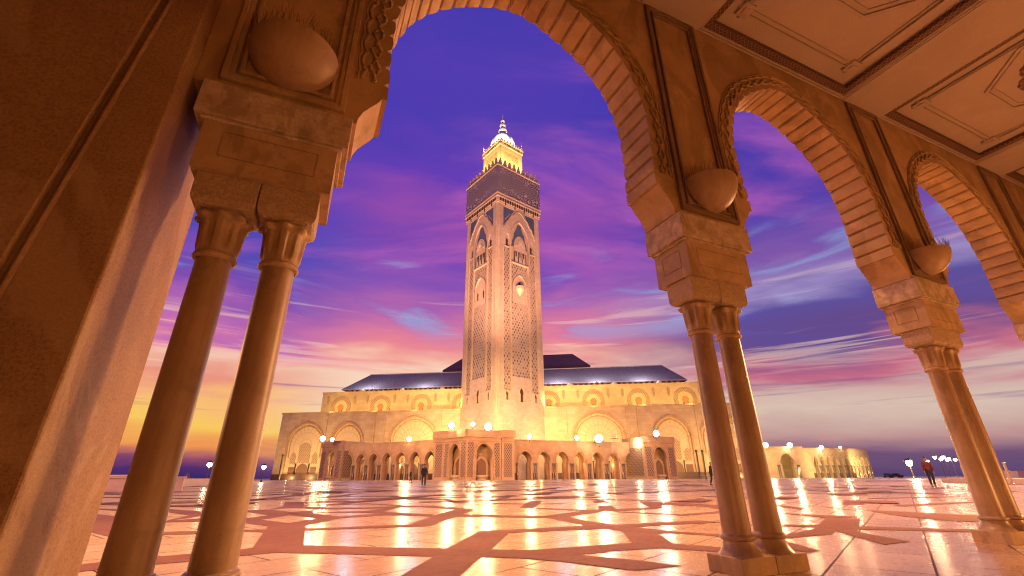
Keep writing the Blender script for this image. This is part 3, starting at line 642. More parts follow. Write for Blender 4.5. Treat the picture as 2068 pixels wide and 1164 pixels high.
# wall bowls (uplighters) with bird spikes
bl = ['half round stone uplighter with wire spikes above the leftmost pair of columns', 'half round stone uplighter with wire spikes above the middle pair of columns', 'half round stone uplighter on the pier above the far right pair of columns', 'far uplighter bowl', 'far uplighter bowl']
for k in range(3):
    cx = P0+PER*k+.285
    t = thing('wall_uplighter', (cx, YI-.026, 2.985), 0, bl[k], 'uplighter', 'stone uplighters on the piers')
    b_ = MB(); prof = []
    Rb, H = .275, .295
    for i in range(13):
        a = math.pi/2*i/12; prof.append((Rb*math.sin(a)+.001, H*(1-math.cos(a))))
    b_.lathe(prof, 40, a0=180, a1=360, cap=False)
    b_.lathe([(Rb, H), (Rb-.018, H+.003), (Rb-.03, H-.02), (.05, H-.06), (.001, H-.06)], 40, a0=180, a1=360, cap=False)
    b_.build('bowl', M['bowl'], t, smooth=True, angle=50)
    sp = MB(); rs = random.Random(k)
    for i in range(44):
        a = R(180+180*(i+.5)/44); px_, py_ = (Rb-.015)*math.cos(a), (Rb-.015)*math.sin(a)
        for q in range(2):
            l = rs.uniform(.07, .13); dx, dy = rs.uniform(-.04, .04), rs.uniform(-.04, .03)
            sp.tube([(px_, py_, H), (px_+dx, py_+dy, H+l)], .0011, 3)
    sp.build('bird_spikes', M['spike'], t)
# ------------------------------------------------------------------ minaret
TW = Vector((76.85, 181.96, 0)); HW = 12.7
mt = thing('minaret', (TW.x, TW.y, GZ), R(14.8), 'huge square stone minaret with a dark mosaic belt, gold lantern and white dome', 'minaret')
def rectp(a, b_, c_, d_): return [(a, c_), (b_, c_), (b_, d_), (a, d_)]
sh = MB().box(-HW, HW, -HW, HW, 0, 127)
sh.build('shaft', M['tower'], mt)
def keyhole(cx, z0, w_, h_): # closed keyhole outline
    return arch_path(cx, w_/2, z0, z0+h_*.5, z0+h_, 10, .2, w_*.12)
def cusp_arch(cx, hw, z0, zt, n, amp, power=1.25):
    out = []
    for i in range(n*4+1):
        q = i/(n*4); a = math.pi*(1-q); xx = math.cos(a); zz_ = z0+(zt-z0)*(1-abs(xx)**power)**.8
        k_ = 1-amp*abs(math.sin(math.pi*n*q))
        out.append((cx+hw*xx*k_+0, z0+(zz_-z0)*k_))
    return out
# the two faces that look at the plaza, then the two hidden ones
faces = [((-HW, -HW), (1, 0), True), ((-HW, HW), (0, -1), True), ((HW, -HW), (0, 1), False), ((HW, HW), (-1, 0), False)]
for fi, (og, d, vis) in enumerate(faces):
    org = (og[0], og[1], 0); C_ = HW
    def pl(mb, outl, holes, y0, y1): mb.plate(outl, holes, org, d, y0, y1)
    # relief shell with recessed lattice strips
    top_arch = cusp_arch(C_, 9.4, 108.5, 121.2, 9, .05)
    strips = [rectp(3.2, 6.9, 33.5, 99.5), rectp(2*C_-6.9, 2*C_-3.2, 33.5, 99.5)]
    mid = rectp(7.7, 17.7, 39.5, 92.)
    niche = arch_path(C_, 3.9, 72.5, 80, 86.5, 12, .2)
    s1 = MB(); pl(s1, rectp(0, 2*HW, 0.1, 121.8), [q for q in strips]+[mid]+[keyhole(4.9, 29.5, 1.5, 3.8), keyhole(C_, 29.2, 2.3, 5.8), keyhole(2*C_-4.9, 29.5, 1.5, 3.8)]+[arch_path(C_, 5.3, 93., 103, 114.8, 16, .25), arch_path(5.3, 1.35, 99.8, 103, 106.5, 8, .2), arch_path(2*C_-5.3, 1.35, 99.8, 103, 106.5, 8, .2), [(2.9, 120.8), (9.7, 120.8), (2.9, 110.2)], [(2*C_-2.9, 120.8), (2*C_-2.9, 110.2), (2*C_-9.7, 120.8)]], -.55, -.02)
    s1.build('facing', M['tower'], mt)
    for q in strips:
        m_ = MB(); pl(m_, q, [], -.12, -.015); m_.build('lattice_panel', M['sebka'], mt)
    m_ = MB(); pl(m_, mid, [niche], -.14, -.015); m_.build('lattice_panel', M['sebka'], mt)
    # string lines and frames
    fr_ = MB()
    for q in (3.05, 7.05, 7.5, 17.9, 18.35, 22.35):
        pl(fr_, rectp(q-.09, q+.09, 33.6, 99.4 if q not in (7.5, 17.9) else 92), [], -.72, -.552)
    for q in (.75, 1.35, 2*C_-1.35, 2*C_-.75): pl(fr_, rectp(q-.10, q+.10, 24, 121.5), [], -.70, -.552)
    pl(fr_, rectp(7.6, 17.8, 92., 92.5), [], -.9, -.552)
    pl(fr_, band_along(cusp_arch(C_, 9.8, 108., 121.0, 9, .05), .55), [], -.85, -.552)
    pl(fr_, band_along(arch_path(C_, 5.4, 94, 103, 114.8, 18, .25), .6), [], -.8, -.552)
    fr_.build('stone_trim', M['tower'], mt)
    # tiled spandrels and tiled arch field
    for tri in ([(2.9, 120.8), (9.7, 120.8), (7.9, 118.6), (6.8, 117.8), (5.6, 115.9), (4.4, 114.6), (3.7, 112.2), (2.9, 110.2)],):
        for mir in (False, True):
            m_ = MB(); pl(m_, [((2*C_-a) if mir else a, b_) for a, b_ in tri], [], -.30, -.02); m_.build('tiled_spandrel', M['bluetile'], mt)
    ca = arch_path(C_, 3.5, 93.2, 100.5, 107.2, 14, .05)
    m_ = MB(); pl(m_, cusp_arch(C_, 4.9, 101.0, 114.6, 7, .09)+[], [], -.42, -.02); m_.build('tiled_field', M['bluetile'], mt)
    m_ = MB(); pl(m_, ca, [keyhole(C_+q, 95.8, 1.15, 3.2) for q in (-2.3, 0, 2.3)], -.70, -.43)
    for rr in (3.3, 2.55, 1.9): pl(m_, band_along(cusp_arch(C_, rr, 101.3, 101.3+rr*1.25, 7, .05, 2), .28), [], -.95+rr*.02, -.702)
    m_.build('triple_arch', M['tower'], mt)
    m_ = MB()
    for q in (-3.45, -1.15, 1.15, 3.45): m_.lathe([(.17, 93.1), (.15, 97.2), (.25, 98)], 8, (0, 0, 0)) if False else pl(m_, rectp(C_+q-.13, C_+q+.13, 93.1, 98.2), [], -1.0, -.703)
    m_.build('colonnette', M['metal'], mt)
    def dkp(*a_):
        dk = MB(); pl(dk, *a_); dk.build('window_opening', M['darkin'], mt)
    for q in (-2.3, 0, 2.3): dkp(keyhole(C_+q, 95.8, 1.1, 3.1), [], -.50, -.44)
    for q in (5.3, 2*C_-5.3): dkp(keyhole(q, 100.2, 1.2, 3.6), [], -.20, -.03)
    for q, w_, h_ in ((4.9, 1.4, 3.7), (C_, 2.2, 5.7), (2*C_-4.9, 1.4, 3.7)): dkp(keyhole(q, 29.3, w_, h_), [], -.08, -.03)
    if fi == 0: dkp(keyhole(C_, 80.2, 1.3, 3.2), [], -.10, -.03)
    else:
        for q in (-2.3, 2.3): dkp(keyhole(C_+q, 75.8, 1.0, 3.8), [], -.10, -.03)
    for q, w_, h_ in ((4.9, 1.5, 3.8), (C_, 2.3, 5.8), (2*C_-4.9, 1.5, 3.8)):
        m_ = MB(); pl(m_, band_along(keyhole(q, 29.5, w_+.1, h_), .28), [], -.75, -.552); m_.build('window_frame', M['trim'], mt)
    ni = MB(); pl(ni, band_along(arch_path(C_, 3.9, 72.5, 80, 86.5, 12, .2), .45), [], -.5, -.142); pl(ni, arch_path(C_, 3.9, 72.5, 80, 86.5, 12, .2), [], -.025, -.016); ni.build('niche', M['tower'], mt)
    if fi == 0:
        D = Vector((d[0], d[1], 0)); O = Vector(org)
        ba = MB(); ba.lathe([(.2, 76.6), (1.0, 77.6), (1.9, 78.8), (2.3, 79.4), (2.3, 80.9), (2.1, 80.9), (2.1, 79.6), (.1, 79.6)], 20, (0, -HW-.1, 0), 180, 360, cap=False)
        ba.build('balcony', M['trim'], mt)
cn = MB()
for z0, z1, e in ((121.8, 122.7, .75), (122.7, 124.9, .95), (124.9, 125.6, 1.3), (125.6, 126.6, 1.0), (126.6, 127.2, 1.35)): cn.box(-HW-e, HW+e, -HW-e, HW+e, z0, z1)
cn.build('cornice', M['tower'], mt)
mo = MB()
for og, d, vis in faces:
    for i in range(17):
        u_ = .9+i*1.475; mo.plate(arch_path(u_, .45, 122.75, 123.6, 124.8, 6, .2), [], (og[0], og[1], 0), d, -1.16, -.98)
        if i % 4 == 2: mo.plate(rectp(u_-.22, u_+.22, 121.2, 122.6), [], (og[0], og[1], 0), d, -1.1, -.78)
mo.build('cornice_niche', M['darkin'], mt)
be = MB().box(-HW-1.0, HW+1.0, -HW-1.0, HW+1.0, 127.2, 143.2)
o = be.build('mosaic_belt', M['mosaic'], mt)
# belt UVs: height measured from its own foot
ul = o.data.uv_layers[0].data
for i in range(len(ul)): ul[i].uv = (ul[i].uv[0]+4.2, ul[i].uv[1]-127.2)
cr = MB().box(-HW-1.4, HW+1.4, -HW-1.4, HW+1.4, 143.2, 144.0); cr.build('belt_coping', M['tower'], mt)
def merlon(w_, z0, h_): return [(-w_*.5, z0), (-w_*.5, z0+h_*.3), (-w_*.42, z0+h_*.3), (-w_*.42, z0+h_*.5), (-w_*.33, z0+h_*.5), (-w_*.33, z0+h_*.7), (-w_*.24, z0+h_*.7), (-w_*.2, z0+h_*.88), (-w_*.1, z0+h_), (w_*.1, z0+h_), (w_*.2, z0+h_*.88), (w_*.24, z0+h_*.7), (w_*.33, z0+h_*.7), (w_*.33, z0+h_*.5), (w_*.42, z0+h_*.5), (w_*.42, z0+h_*.3), (w_*.5, z0+h_*.3), (w_*.5, z0)]
def merlons(half, z0, h_, n, mtr, w_):
    for ang in range(4):
        c_, s_ = round(math.cos(ang*math.pi/2)), round(math.sin(ang*math.pi/2))
        for i in range(n):
            t_ = -half+.8*w_*.5+(2*half-.8*w_)*(i+.5)/n if False else -half+(2*half)*(i+.5)/n
            d = (c_, s_); org = (s_*half+c_*t_, -c_*half+s_*t_, 0)
            m_ = MB(); m_.plate(merlon(w_, z0, h_), [], org, d, -.35, .35); m_.build('merlon', mtr, mt)
merlons(13.2, 144., 4.2, 9, M['tower'], 2.3)
ln = MB().box(-7.4, 7.4, -7.4, 7.4, 127, 163.4); ln.build('lantern_tower', M['crown'], mt)
for og, d, vis in [((-7.4, -7.4), (1, 0), 1), ((-7.4, 7.4), (0, -1), 1), ((7.4, -7.4), (0, 1), 0), ((7.4, 7.4), (-1, 0), 0)]:
    m_ = MB(); m_.plate(rectp(0, 14.8, 144, 163.4), [rectp(2.6, 12.2, 145.5, 160.5)], (og[0], og[1], 0), d, -.16, -.01); m_.build('lantern_facing', M['crown'], mt)
    m_ = MB(); m_.plate(rectp(2.6, 12.2, 145.5, 160.5), [], (og[0], og[1], 0), d, -.10, -.012); m_.build('lattice_panel', M['latt_gold'], mt)
lc = MB().box(-7.9, 7.9, -7.9, 7.9, 163.4, 163.9); lc.box(-8.2, 8.2, -8.2, 8.2, 165.5, 166.1); lc.build('lantern_cornice', M['crown'], mt)
lm = MB().box(-8.0, 8.0, -8.0, 8.0, 163.9, 165.5); o = lm.build('lantern_belt', M['mosaic'], mt)
merlons(7.9, 166.1, 1.7, 8, M['tower'], 1.3)
dm = MB().lathe([(6.0, 166), (6.3, 168), (6.5, 170.2), (6.3, 172.3), (5.6, 174.5), (4.4, 176.6), (2.8, 178.2), (1.0, 179.0), (.01, 179.2)], 64, rmod=lambda th, z_: 1+.035*abs(math.cos(12*th)) if z_ < 178 else 1, cap=False)
dm.build('dome', M['domew'], mt, smooth=True, angle=60)
def ball(z_, r_):
    return [(r_*math.sin(math.pi*i/10)+.02, z_-r_*math.cos(math.pi*i/10)) for i in range(11)]
for z_, r_ in ((181.3, 2.45), (185.4, 1.75), (188.7, 1.2)):
    MB().lathe(ball(z_, r_), 20, cap=False).build('finial_ball', M['gold'], mt, smooth=True)
MB().lathe([(.45, 178.5), (.35, 186), (.2, 189.5), (.12, 193), (.02, 194.5)], 8).build('finial_rod', M['gold'], mt)
for q in ((-7.6, -7.6), (7.6, -7.6), (-7.6, 7.6)):
    MB().lathe([(.15, 166), (.12, 170), (.04, 171.8)], 6, (q[0], q[1], 0)).build('corner_pinnacle', M['pale_metal'], mt)

# ------------------------------------------------------------------ prayer hall
HT = Vector((76.6, 181.5, 0)); HR = R(-31)
def hall_world(s_, t_, z_=0.): # along, towards the plaza
    return HT+Vector((math.cos(HR), math.sin(HR), 0))*s_-Vector((-math.sin(HR), math.cos(HR), 0))*t_+Vector((0, 0, z_))
hl = thing('prayer_hall', (HT.x, HT.y, GZ), HR, 'long floodlit stone prayer hall with blind arches and hipped tile roofs behind the minaret', 'mosque hall')
lowA = [(-88.5, 8.3, 23.4, 14.), (-69.2, 7.2, 23.2, 14.), (-39., 10.2, 25.4, 15.), (40.2, 10.2, 25.4, 15.), (69.2, 7.2, 23.4, 14.), (88.5, 8.0, 23.4, 14.)]
base = MB().box(-101.3, 101.3, 1.2, 60, 0, 27.3)
base.build('lower_walls', M['facade'], hl)
fp = MB(); notch = [(-101.6, 0)]
holes = [arch_path(c_, hw_, .3, zs_, zt_, 20, .12) for c_, hw_, zt_, zs_ in lowA]
fp.plate([(-101.6, 0), (101.6, 0), (101.6, 27.6), (-101.6, 27.6)], holes, (0, 0, 0), (1, 0), 0, 1.6)
fp.build('front_wall', M['facade'], hl)
sm = MB()
for q in (-97.6, -79.6, -57.1, -52.5, -27, 27, 52.2, 56.5, 79.6, 97.6): sm.box(q-.35, q+.35, -.35, .02, 0, 27.4)
sm.box(-101.9, 101.9, -.3, 1.5, 27.6, 28.3)
sm.build('pilaster_strips', M['facade'], hl)
for c_, hw_, zt_, zs_ in lowA:
    rl = MB(); pth = arch_path(0, hw_, .3-zs_, 0, zt_-zs_, 20, .12)
    rl.plate(pth, [], (c_, 0, zs_), (1, 0), 1.12, 1.19); rl.build('arch_relief', M['relief'], hl)
    bd = MB(); bd.plate(band_along(arch_path(c_, hw_+.15, zs_-5, zs_, zt_+.1, 20, .12), .55), [], (0, 0, 0), (1, 0), -.3, -.002)
    bd.plate(band_along(arch_path(c_, hw_-1.1, zs_-5, zs_, zt_-1.2, 20, .12), .3), [], (0, 0, 0), (1, 0), .75, 1.118)
    n_ = 26
    for i in range(n_):
        a = math.pi*(i+.5)/n_; r1 = hw_+1.15
        bd.obox((c_+r1*math.cos(a), 0), (1, 0), .16, .22, zs_+(zt_-zs_+1.)*math.sin(a)-.16, zs_+(zt_-zs_+1.)*math.sin(a)+.16)
    bd.build('arch_band', M['arcade'], hl)
    big = abs(c_) > 80 or abs(c_) in (69.2,)
    m_ = MB()
    for dx, w_, z0, zz_ in ((0, 2.7, 6.9, 15.2), (-5.1, 1.25, 6.5, 11.2), (5.1, 1.25, 6.5, 11.2)):
        m_.plate(arch_path(c_+dx, w_, z0, zz_-2.2, zz_, 12, .2), [], (0, 0, 0), (1, 0), .95, 1.11)
    m_.build('tile_relief', M['zell'], hl)
    dr_ = MB(); dr_.plate(arch_path(c_, 2.7, .1, 3.4, 6.7, 12, .2), [], (0, 0, 0), (1, 0), .9, 1.11)
    for dx in (-5.1, 5.1): dr_.plate(rectp(c_+dx-1.3, c_+dx+1.3, .1, 5.2), [], (0, 0, 0), (1, 0), .93, 1.11)
    dr_.build('door', M['wood'], hl)
    cl = MB()
    for dx in (-hw_-.9, hw_+.9, -2.95-.2, 3.15): cl.lathe([(.30, 0), (.26, .4), (.24, 9.4), (.42, 9.9), (.42, 10.3)] if abs(dx) > 4 else [(.3, 0), (.22, .3), (.22, 6.2), (.35, 6.6)], 10, (c_+dx, -.45 if abs(dx) > 4 else .6, 0))
    cl.build('slender_column', M['metal'], hl)
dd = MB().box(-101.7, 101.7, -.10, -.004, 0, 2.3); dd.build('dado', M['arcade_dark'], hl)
# upper walls with keyhole windows
upc = [-78.2, -58.6, -39., -19.6, 19.8, 39.4, 58.8, 78.4]
up_ = MB(); up_.plate([(-88., 27.3), (86.5, 27.3), (86.5, 38.1), (-88., 38.1)], [arch_path(c_, 1.05, 28.4, 30.4, 32.7, 12, .1, -.0) for c_ in upc], (0, 8, 0), (1, 0), 0, 1.0)
up_.box(-88, 86.5, 9.6, 50, 27.3, 38.0); up_.box(-88.3, 86.8, 7.8, 9.2, 38.1, 38.6)
up_.build('upper_walls', M['facade_up'], hl)
for c_ in upc:
    m_ = MB(); kh = [(c_-.5, 28.5), (c_-.55, 29.6), (c_-1.0, 30.4), (c_-1.45, 31.2)]+[(c_+1.45*math.cos(a), 31.4+1.35*math.sin(a)) for a in [math.pi*(1-i/10) for i in range(11)]]+[(c_+1.45, 31.2), (c_+1.0, 30.4), (c_+.55, 29.6), (c_+.5, 28.5)]
    m_.plate(kh, [], (0, 8, 0), (1, 0), -.22, -.002); w1 = m_.build('window', M['brick'], hl)
    m_ = MB()
    circ = [(c_+4.9*math.cos(2*math.pi*i/32), 31.6+4.9*math.sin(2*math.pi*i/32)) for i in range(-3, 20)]
    circ2 = [(c_+3.1*math.cos(2*math.pi*i/32), 31.6+3.1*math.sin(2*math.pi*i/32)) for i in range(-3, 20)]
    m_.plate(circ+circ2[::-1], [], (0, 8, 0), (1, 0), -.16, -.002); m_.build('window_surround', M['zell'], hl)
    for dx in (-6.6, 6.6):
        m_ = MB(); m_.plate([(c_+dx+.65*a, b_) for a, b_ in ((0, 37), (1, 36.2), (.8, 35.2), (1, 34.3), (.5, 33.2), (0, 32.6), (-.5, 33.2), (-1, 34.3), (-.8, 35.2), (-1, 36.2))], [], (0, 8, 0), (1, 0), -.12, -.002)
        m_.build('wall_cartouche', M['zell'], hl)
    m_ = MB(); m_.lathe([(1.3, 38.4), (1.2, 39.0), (.7, 39.6), (.02, 39.8)], 10, (c_+9.7, 8.4, 0)); m_.build('roof_knob', M['facade_up'], hl)
# roofs
def hip(mb, ex, y0, y1, ze, rx0, zr, th=.6):
    ym = (y0+y1)/2; A = [(-ex, y0, ze), (ex, y0, ze), (ex, y1, ze), (-ex, y1, ze)]; Bq = [(-rx0, ym, zr), (rx0, ym, zr)]
    sl_ = math.hypot(ym-y0, zr-ze)
    mb.face([A[0], A[1], Bq[1], Bq[0]], [(-ex, 0), (ex, 0), (rx0, sl_), (-rx0, sl_)]); mb.face([A[2], A[3], Bq[0], Bq[1]], [(-ex, 0), (ex, 0), (rx0, sl_), (-rx0, sl_)])
    mb.face([A[1], A[2], Bq[1]], [(0, 0), (y1-y0, 0), ((y1-y0)/2, sl_)]); mb.face([A[3], A[0], Bq[0]], [(0, 0), (y1-y0, 0), ((y1-y0)/2, sl_)])
    mb.face(A[::-1])
r1 = MB(); hip(r1, 81.8, 13.6, 47, 41.0, 75.5, 51.3); r1.build('hipped_roof', M['roof'], hl)
ea = MB().box(-81.9, 81.9, 13.4, 47.2, 40.55, 40.95); ea.tube([(-75.5, 30.3, 51.4), (75.5, 30.3, 51.4)], .25, 6); ea.build('eaves_trim', M['pale_metal'], hl)
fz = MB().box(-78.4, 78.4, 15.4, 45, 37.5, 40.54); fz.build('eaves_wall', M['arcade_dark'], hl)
for i in range(64):
    q = -77.8+i*155.6/63
    if abs(q) < 8: continue
    b_ = MB(); b_.box(q-.42, q+.42, 14.0, 15.38, 39.6, 40.5); b_.box(q-.30, q+.30, 14.6, 15.38, 38.5, 39.58); b_.build('eaves_bracket', M['trim'], hl)
r2 = MB(); hip(r2, 41.5, 50, 74, 57.2, 32.5, 67.0); r2.build('upper_roof', M['roof_brown'], hl)
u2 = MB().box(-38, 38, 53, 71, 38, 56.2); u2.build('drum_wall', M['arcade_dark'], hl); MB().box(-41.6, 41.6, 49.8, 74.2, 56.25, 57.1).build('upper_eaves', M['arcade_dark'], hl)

# ------------------------------------------------------------------ front arcades, porch, pavilions
def frame_thing(name, p, q, **k):
    d = (q-p); t = thing(name, (p.x, p.y, GZ), math.atan2(d.y, d.x), **k); return t, d.length
def wing(name, p, q, n, h, label, cat, m0=1.2, m1=1.2, back=True, group=None, wall=None, colm=None, thick=1.3):
    t, L = frame_thing(name, p, q, label=label, cat=cat, group=group)
    bw_ = (L-m0-m1)/n; hw_ = bw_*.335; zs_, zt_ = 5.0*h/11.5, 8.4*h/11.5
    out = [(0, 0)]
    for i in range(n): out += arch_path(m0+bw_*(i+.5), hw_, 0, zs_, zt_, 12, .22, hw_*.16)
    out += [(L, 0), (L, h), (0, h)]
    w_ = MB(); w_.plate(out, [], (0, 0, 0), (1, 0), 0, thick); w_.build('arcade_wall', wall or M['arcade'], t)
    for i in range(n):
        cx = m0+bw_*(i+.5); m_ = MB()
        for e, y_ in ((.12, -.22), (.55, -.14), (1.0, -.07)):
            m_.plate(band_along(arch_path(cx, hw_+e, zs_-.2, zs_, zt_+e, 14, .22), .32), [], (0, 0, 0), (1, 0), y_, -.004)
        m_.build('arch_moulding', M['trim'] if wall else M['arcade'], t)
    for i in range(n+1):
        cx = m0+bw_*i
        for dx in (-.32, .32):
            if (i == 0 and dx < 0) or (i == n and dx > 0): continue
            c_ = MB().lathe([(.26, 0), (.26, .25), (.19, .4), (.18, 3.9), (.26, 4.1), (.34, 4.5), (.34, 4.7)], 12, (cx+dx*1.1, -.38, 0)); c_.build('column', colm or M['shiny_col'], t, smooth=True, angle=40)
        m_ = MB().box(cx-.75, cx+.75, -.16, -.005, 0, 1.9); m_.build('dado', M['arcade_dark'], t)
    if back:
        out = [(0, 0)]
        for i in range(n): out += arch_path(m0+bw_*(i+.5)+bw_*.25, hw_*.8, 0, zs_, zt_*.93, 12, .22, hw_*.14)
        out += [(L, 0), (L, h-.4), (0, h-.4)]
        w_ = MB(); w_.plate(out, [], (0, 0, 0), (1, 0), 5.6, 6.6); w_.box(0, L, thick+.01, 5.59, h-1.0, h-.5); w_.build('rear_arcade', M['arcade'], t)
    cp = MB().box(-.05, L+.05, -.18, thick+.1, h, h+.35); cp.build('coping', M['arcade'], t)
    return t, L
A_ = hall_world(-54.5, 32.8); B_ = hall_world(-34, 38.6); C1 = hall_world(-12.5, 51.)
wing('arcade_wing', A_.copy(), C1.copy(), 7, 11.5, 'arcade of seven pointed arches to the left of the central porch', 'arcade', 1.6, .6, group='arcade wings either side of the porch')
D1 = hall_world(10., 50.5); E1 = hall_world(52.3, 27.5)
wing('arcade_wing', D1.copy(), E1.copy(), 7, 11.2, 'arcade of seven pointed arches to the right of the central porch', 'arcade', 1.4, 1.6, group='arcade wings either side of the porch')

def portal_face(t, org, d, L, h, hw_, latt=(True, True), niche=True, mtr=None):
    mtr = mtr or M['arcade']
    cx = L/2; zs_, zt_ = 5.6, 9.7
    out = [(0, 0)]+arch_path(cx, hw_, 0, zs_, zt_, 14, .22, hw_*.14)+[(L, 0), (L, h-2), (0, h-2)]
    lw_ = min(2.1, (L/2-hw_-1.2))
    holes = []
    w_ = MB(); w_.plate(out, holes, org, d, 0, .9); w_.plate(rectp(-.0, L, h-2, h), [], org, d, -.5, .9); w_.plate(rectp(0, L, h-3.0, h-2.5), [], org, d, -.22, -.003)
    w_.plate(band_along(arch_path(cx, hw_+.2, zs_-.3, zs_, zt_+.2, 14, .22), .4), [], org, d, -.18, -.003)
    for q in (cx-hw_-.55, cx+hw_+.55): w_.plate(rectp(q-.22, q+.22, 0, zs_), [], org, d, -.25, -.003)
    w_.build('portal_wall', mtr, t)
    for k_, q in enumerate((.55, L-.55-lw_)):
        if latt[k_] and lw_ > .6:
            m_ = MB(); m_.plate(rectp(q, q+lw_, .8, h-3.4), [], org, d, -.10, -.003); m_.build('lattice_panel', M['latt'], t)
    if niche:
        m_ = MB(); m_.plate(arch_path(cx, hw_*.55, 0, 3.3, 5.6, 12, .22), [], org, d, 1.7, 1.85); m_.build('carved_niche', M['wood'], t)
        m_ = MB(); m_.plate(band_along(arch_path(cx, hw_*.58, 0, 3.3, 5.7, 12, .22), .75), [], org, d, 1.35, 1.86); m_.build('inner_arch', mtr, t)
        m_ = MB(); O = Vector(org); D = Vector((d[0], d[1], 0)).normalized(); Nn = Vector((-D.y, D.x, 0)); c_ = O+D*cx+Nn*1.0
        m_.lathe([(1.5, 0), (1.2, .3), (1.9, .9), (2.0, 1.3), (1.7, 1.3), (1.5, 1.0), (.1, 1.0)], 16, (c_.x, c_.y, 0), cap=False); m_.build('fountain_basin', M['trim'], t)
        m_ = MB(); m_.plate([(0.02, 0), (L-.02, 0), (L-.02, h-.2), (.02, h-.2)], [], org, d, 3.2, 3.6); m_.build('rear_wall', mtr, t)
H_ = Vector((0, 0, 0))
po = thing('porch', (HT.x, HT.y, GZ), HR, 'central two-sided porch with tall arches, lattice panels and fountain niches', 'porch')
PA, PB, PC = (-9.6, -56.8), (-.9, -65.2), (7.8, -57.3)
def seg(a, b_): v = (b_[0]-a[0], b_[1]-a[1]); return (a[0], a[1], 0), v, math.hypot(*v)
for a, b_ in ((PA, PB), (PB, PC)):
    o_, d_, L_ = seg(a, b_); portal_face(po, o_, d_, L_, 13.4, 2.9)
for a, b_ in (((-13.4, -54.4), (-9.7, -56.4)), ((7.9, -57.0), (11.4, -54.6))):
    o_, d_, L_ = seg(a, b_); m_ = MB(); m_.plate(rectp(0, L_, 0, 11.6), [], o_, d_, 0, 4); m_.plate(rectp(-.2, L_+.2, 11.6, 13.8), [], o_, d_, -.6, 4.4); m_.plate(rectp(0, L_, 10.6, 11.1), [], o_, d_, -.3, -.003); m_.build('corner_pier', M['arcade'], po)
    m_ = MB(); m_.plate(rectp(.8, L_-.8, .8, 10.), [], o_, d_, -.08, -.003); m_.build('lattice_panel', M['latt'], po)
m_ = MB(); m_.face([(-9.6, -56.6, 13.1), (-.9, -65., 13.1), (7.8, -57.1, 13.1), (7.8, -48, 13.1), (-9.6, -48, 13.1)]); m_.build('porch_roof', M['arcade'], po)
for sx, lab in ((-1, 'small pavilion with a lattice side at the left end of the arcade'), (1, 'square lattice pavilion at the right end of the arcade, brightly lit on one side')):
    a = hall_world(51.8*sx, 36.9); b_ = hall_world(62.6*sx, 31.2)
    if sx < 0: a, b_ = b_, a
    t, L = frame_thing('pavilion', a, b_, label=lab, cat='pavilion', group='pavilions closing the arcades')
    portal_face(t, (0, 0, 0), (1, 0), L, 13., 2.5)
    m_ = MB(); m_.box(.01, .9, .91, 12, 0, 12.6); m_.box(L-.9, L-.01, .91, 12, 0, 12.6); m_.box(.9, L-.9, 11.2, 12, 0, 12.6); m_.box(0, L, .92, 12.1, 12.3, 12.9); m_.build('side_walls', M['facade'], t)
    m_ = MB(); m_.plate(rectp(.8, 10.8, .8, 9.6), [], (0, 12, 0), (0, -1), -.08, -.003); m_.build('lattice_panel', M['latt'], t)
    m_ = MB(); m_.plate(rectp(.8, 10.8, .8, 9.6), [], (L, 0, 0), (0, 1), -.08, -.003); m_.build('lattice_panel', M['latt'], t)
# far building on the right
def azp(a_, d_): return Vector((d_*math.sin(R(a_)), d_*math.cos(R(a_)), 0))
pA, pB, pC, pD = azp(50.6, 214), azp(55.5, 226), azp(59.3, 243), azp(60.75, 262)
t, L = frame_thing('gatehouse', pA, pB, label='plain stone gate block with one tall arch, left of the far right arcade', cat='building')
w_ = MB(); ax = L*.66; w_.plate([(0, 0)]+arch_path(ax, 2.9, 0, 5.0, 9.0, 14, .22, .5)+[(L, 0), (L, 11.8), (0, 11.8)], [], (0, 0, 0), (1, 0), 0, 1.4); w_.box(0, L, 1.41, 14, 11., 11.7); w_.box(L-1, L-.01, 1.42, 14, 0, 10.9); w_.box(0, L-1.1, 8, 8.6, 0, 10.9); w_.build('walls', M['facade'], t)
m_ = MB()
for q in (-4.4, -3.7, 3.7, 4.4): m_.lathe([(.3, 0), (.2, .3), (.2, 4.3), (.35, 4.8)], 10, (ax+q, -.4, 0))
m_.build('columns', M['shiny_col'], t)
m_ = MB(); m_.plate(band_along(arch_path(ax, 3.1, 0, 5., 9.2, 14, .22), .45), [], (0, 0, 0), (1, 0), -.2, -.003); m_.build('arch_moulding', M['trim'], t)
m_ = MB(); m_.face([(-4, 16, 11.8), (L*.62, 16, 11.8), (-4, 30, 24)]); m_.face([(-4, 16, 11.8), (-4, 30, 24), (-4, 44, 11.8)]); m_.face([(L*.62, 16, 11.8), (L*.62, 44, 11.8), (-4, 30, 24)]); m_.box(-4, L*.6, 17, 43, 6, 11.79); m_.build('tiled_roof', M['roof_brown'], t)
wing('curved_arcade', pB.copy(), pC.copy(), 6, 11., 'far right stone arcade of six arches joined to the gate block', 'arcade', 3.5, .6, back=True, wall=M['facade'], group='far right arcades')
wing('curved_arcade', pC.copy(), pD.copy(), 4, 11., 'end stretch of the far right arcade, seen edge on', 'arcade', .6, 1.8, back=True, wall=M['facade'], group='far right arcades')

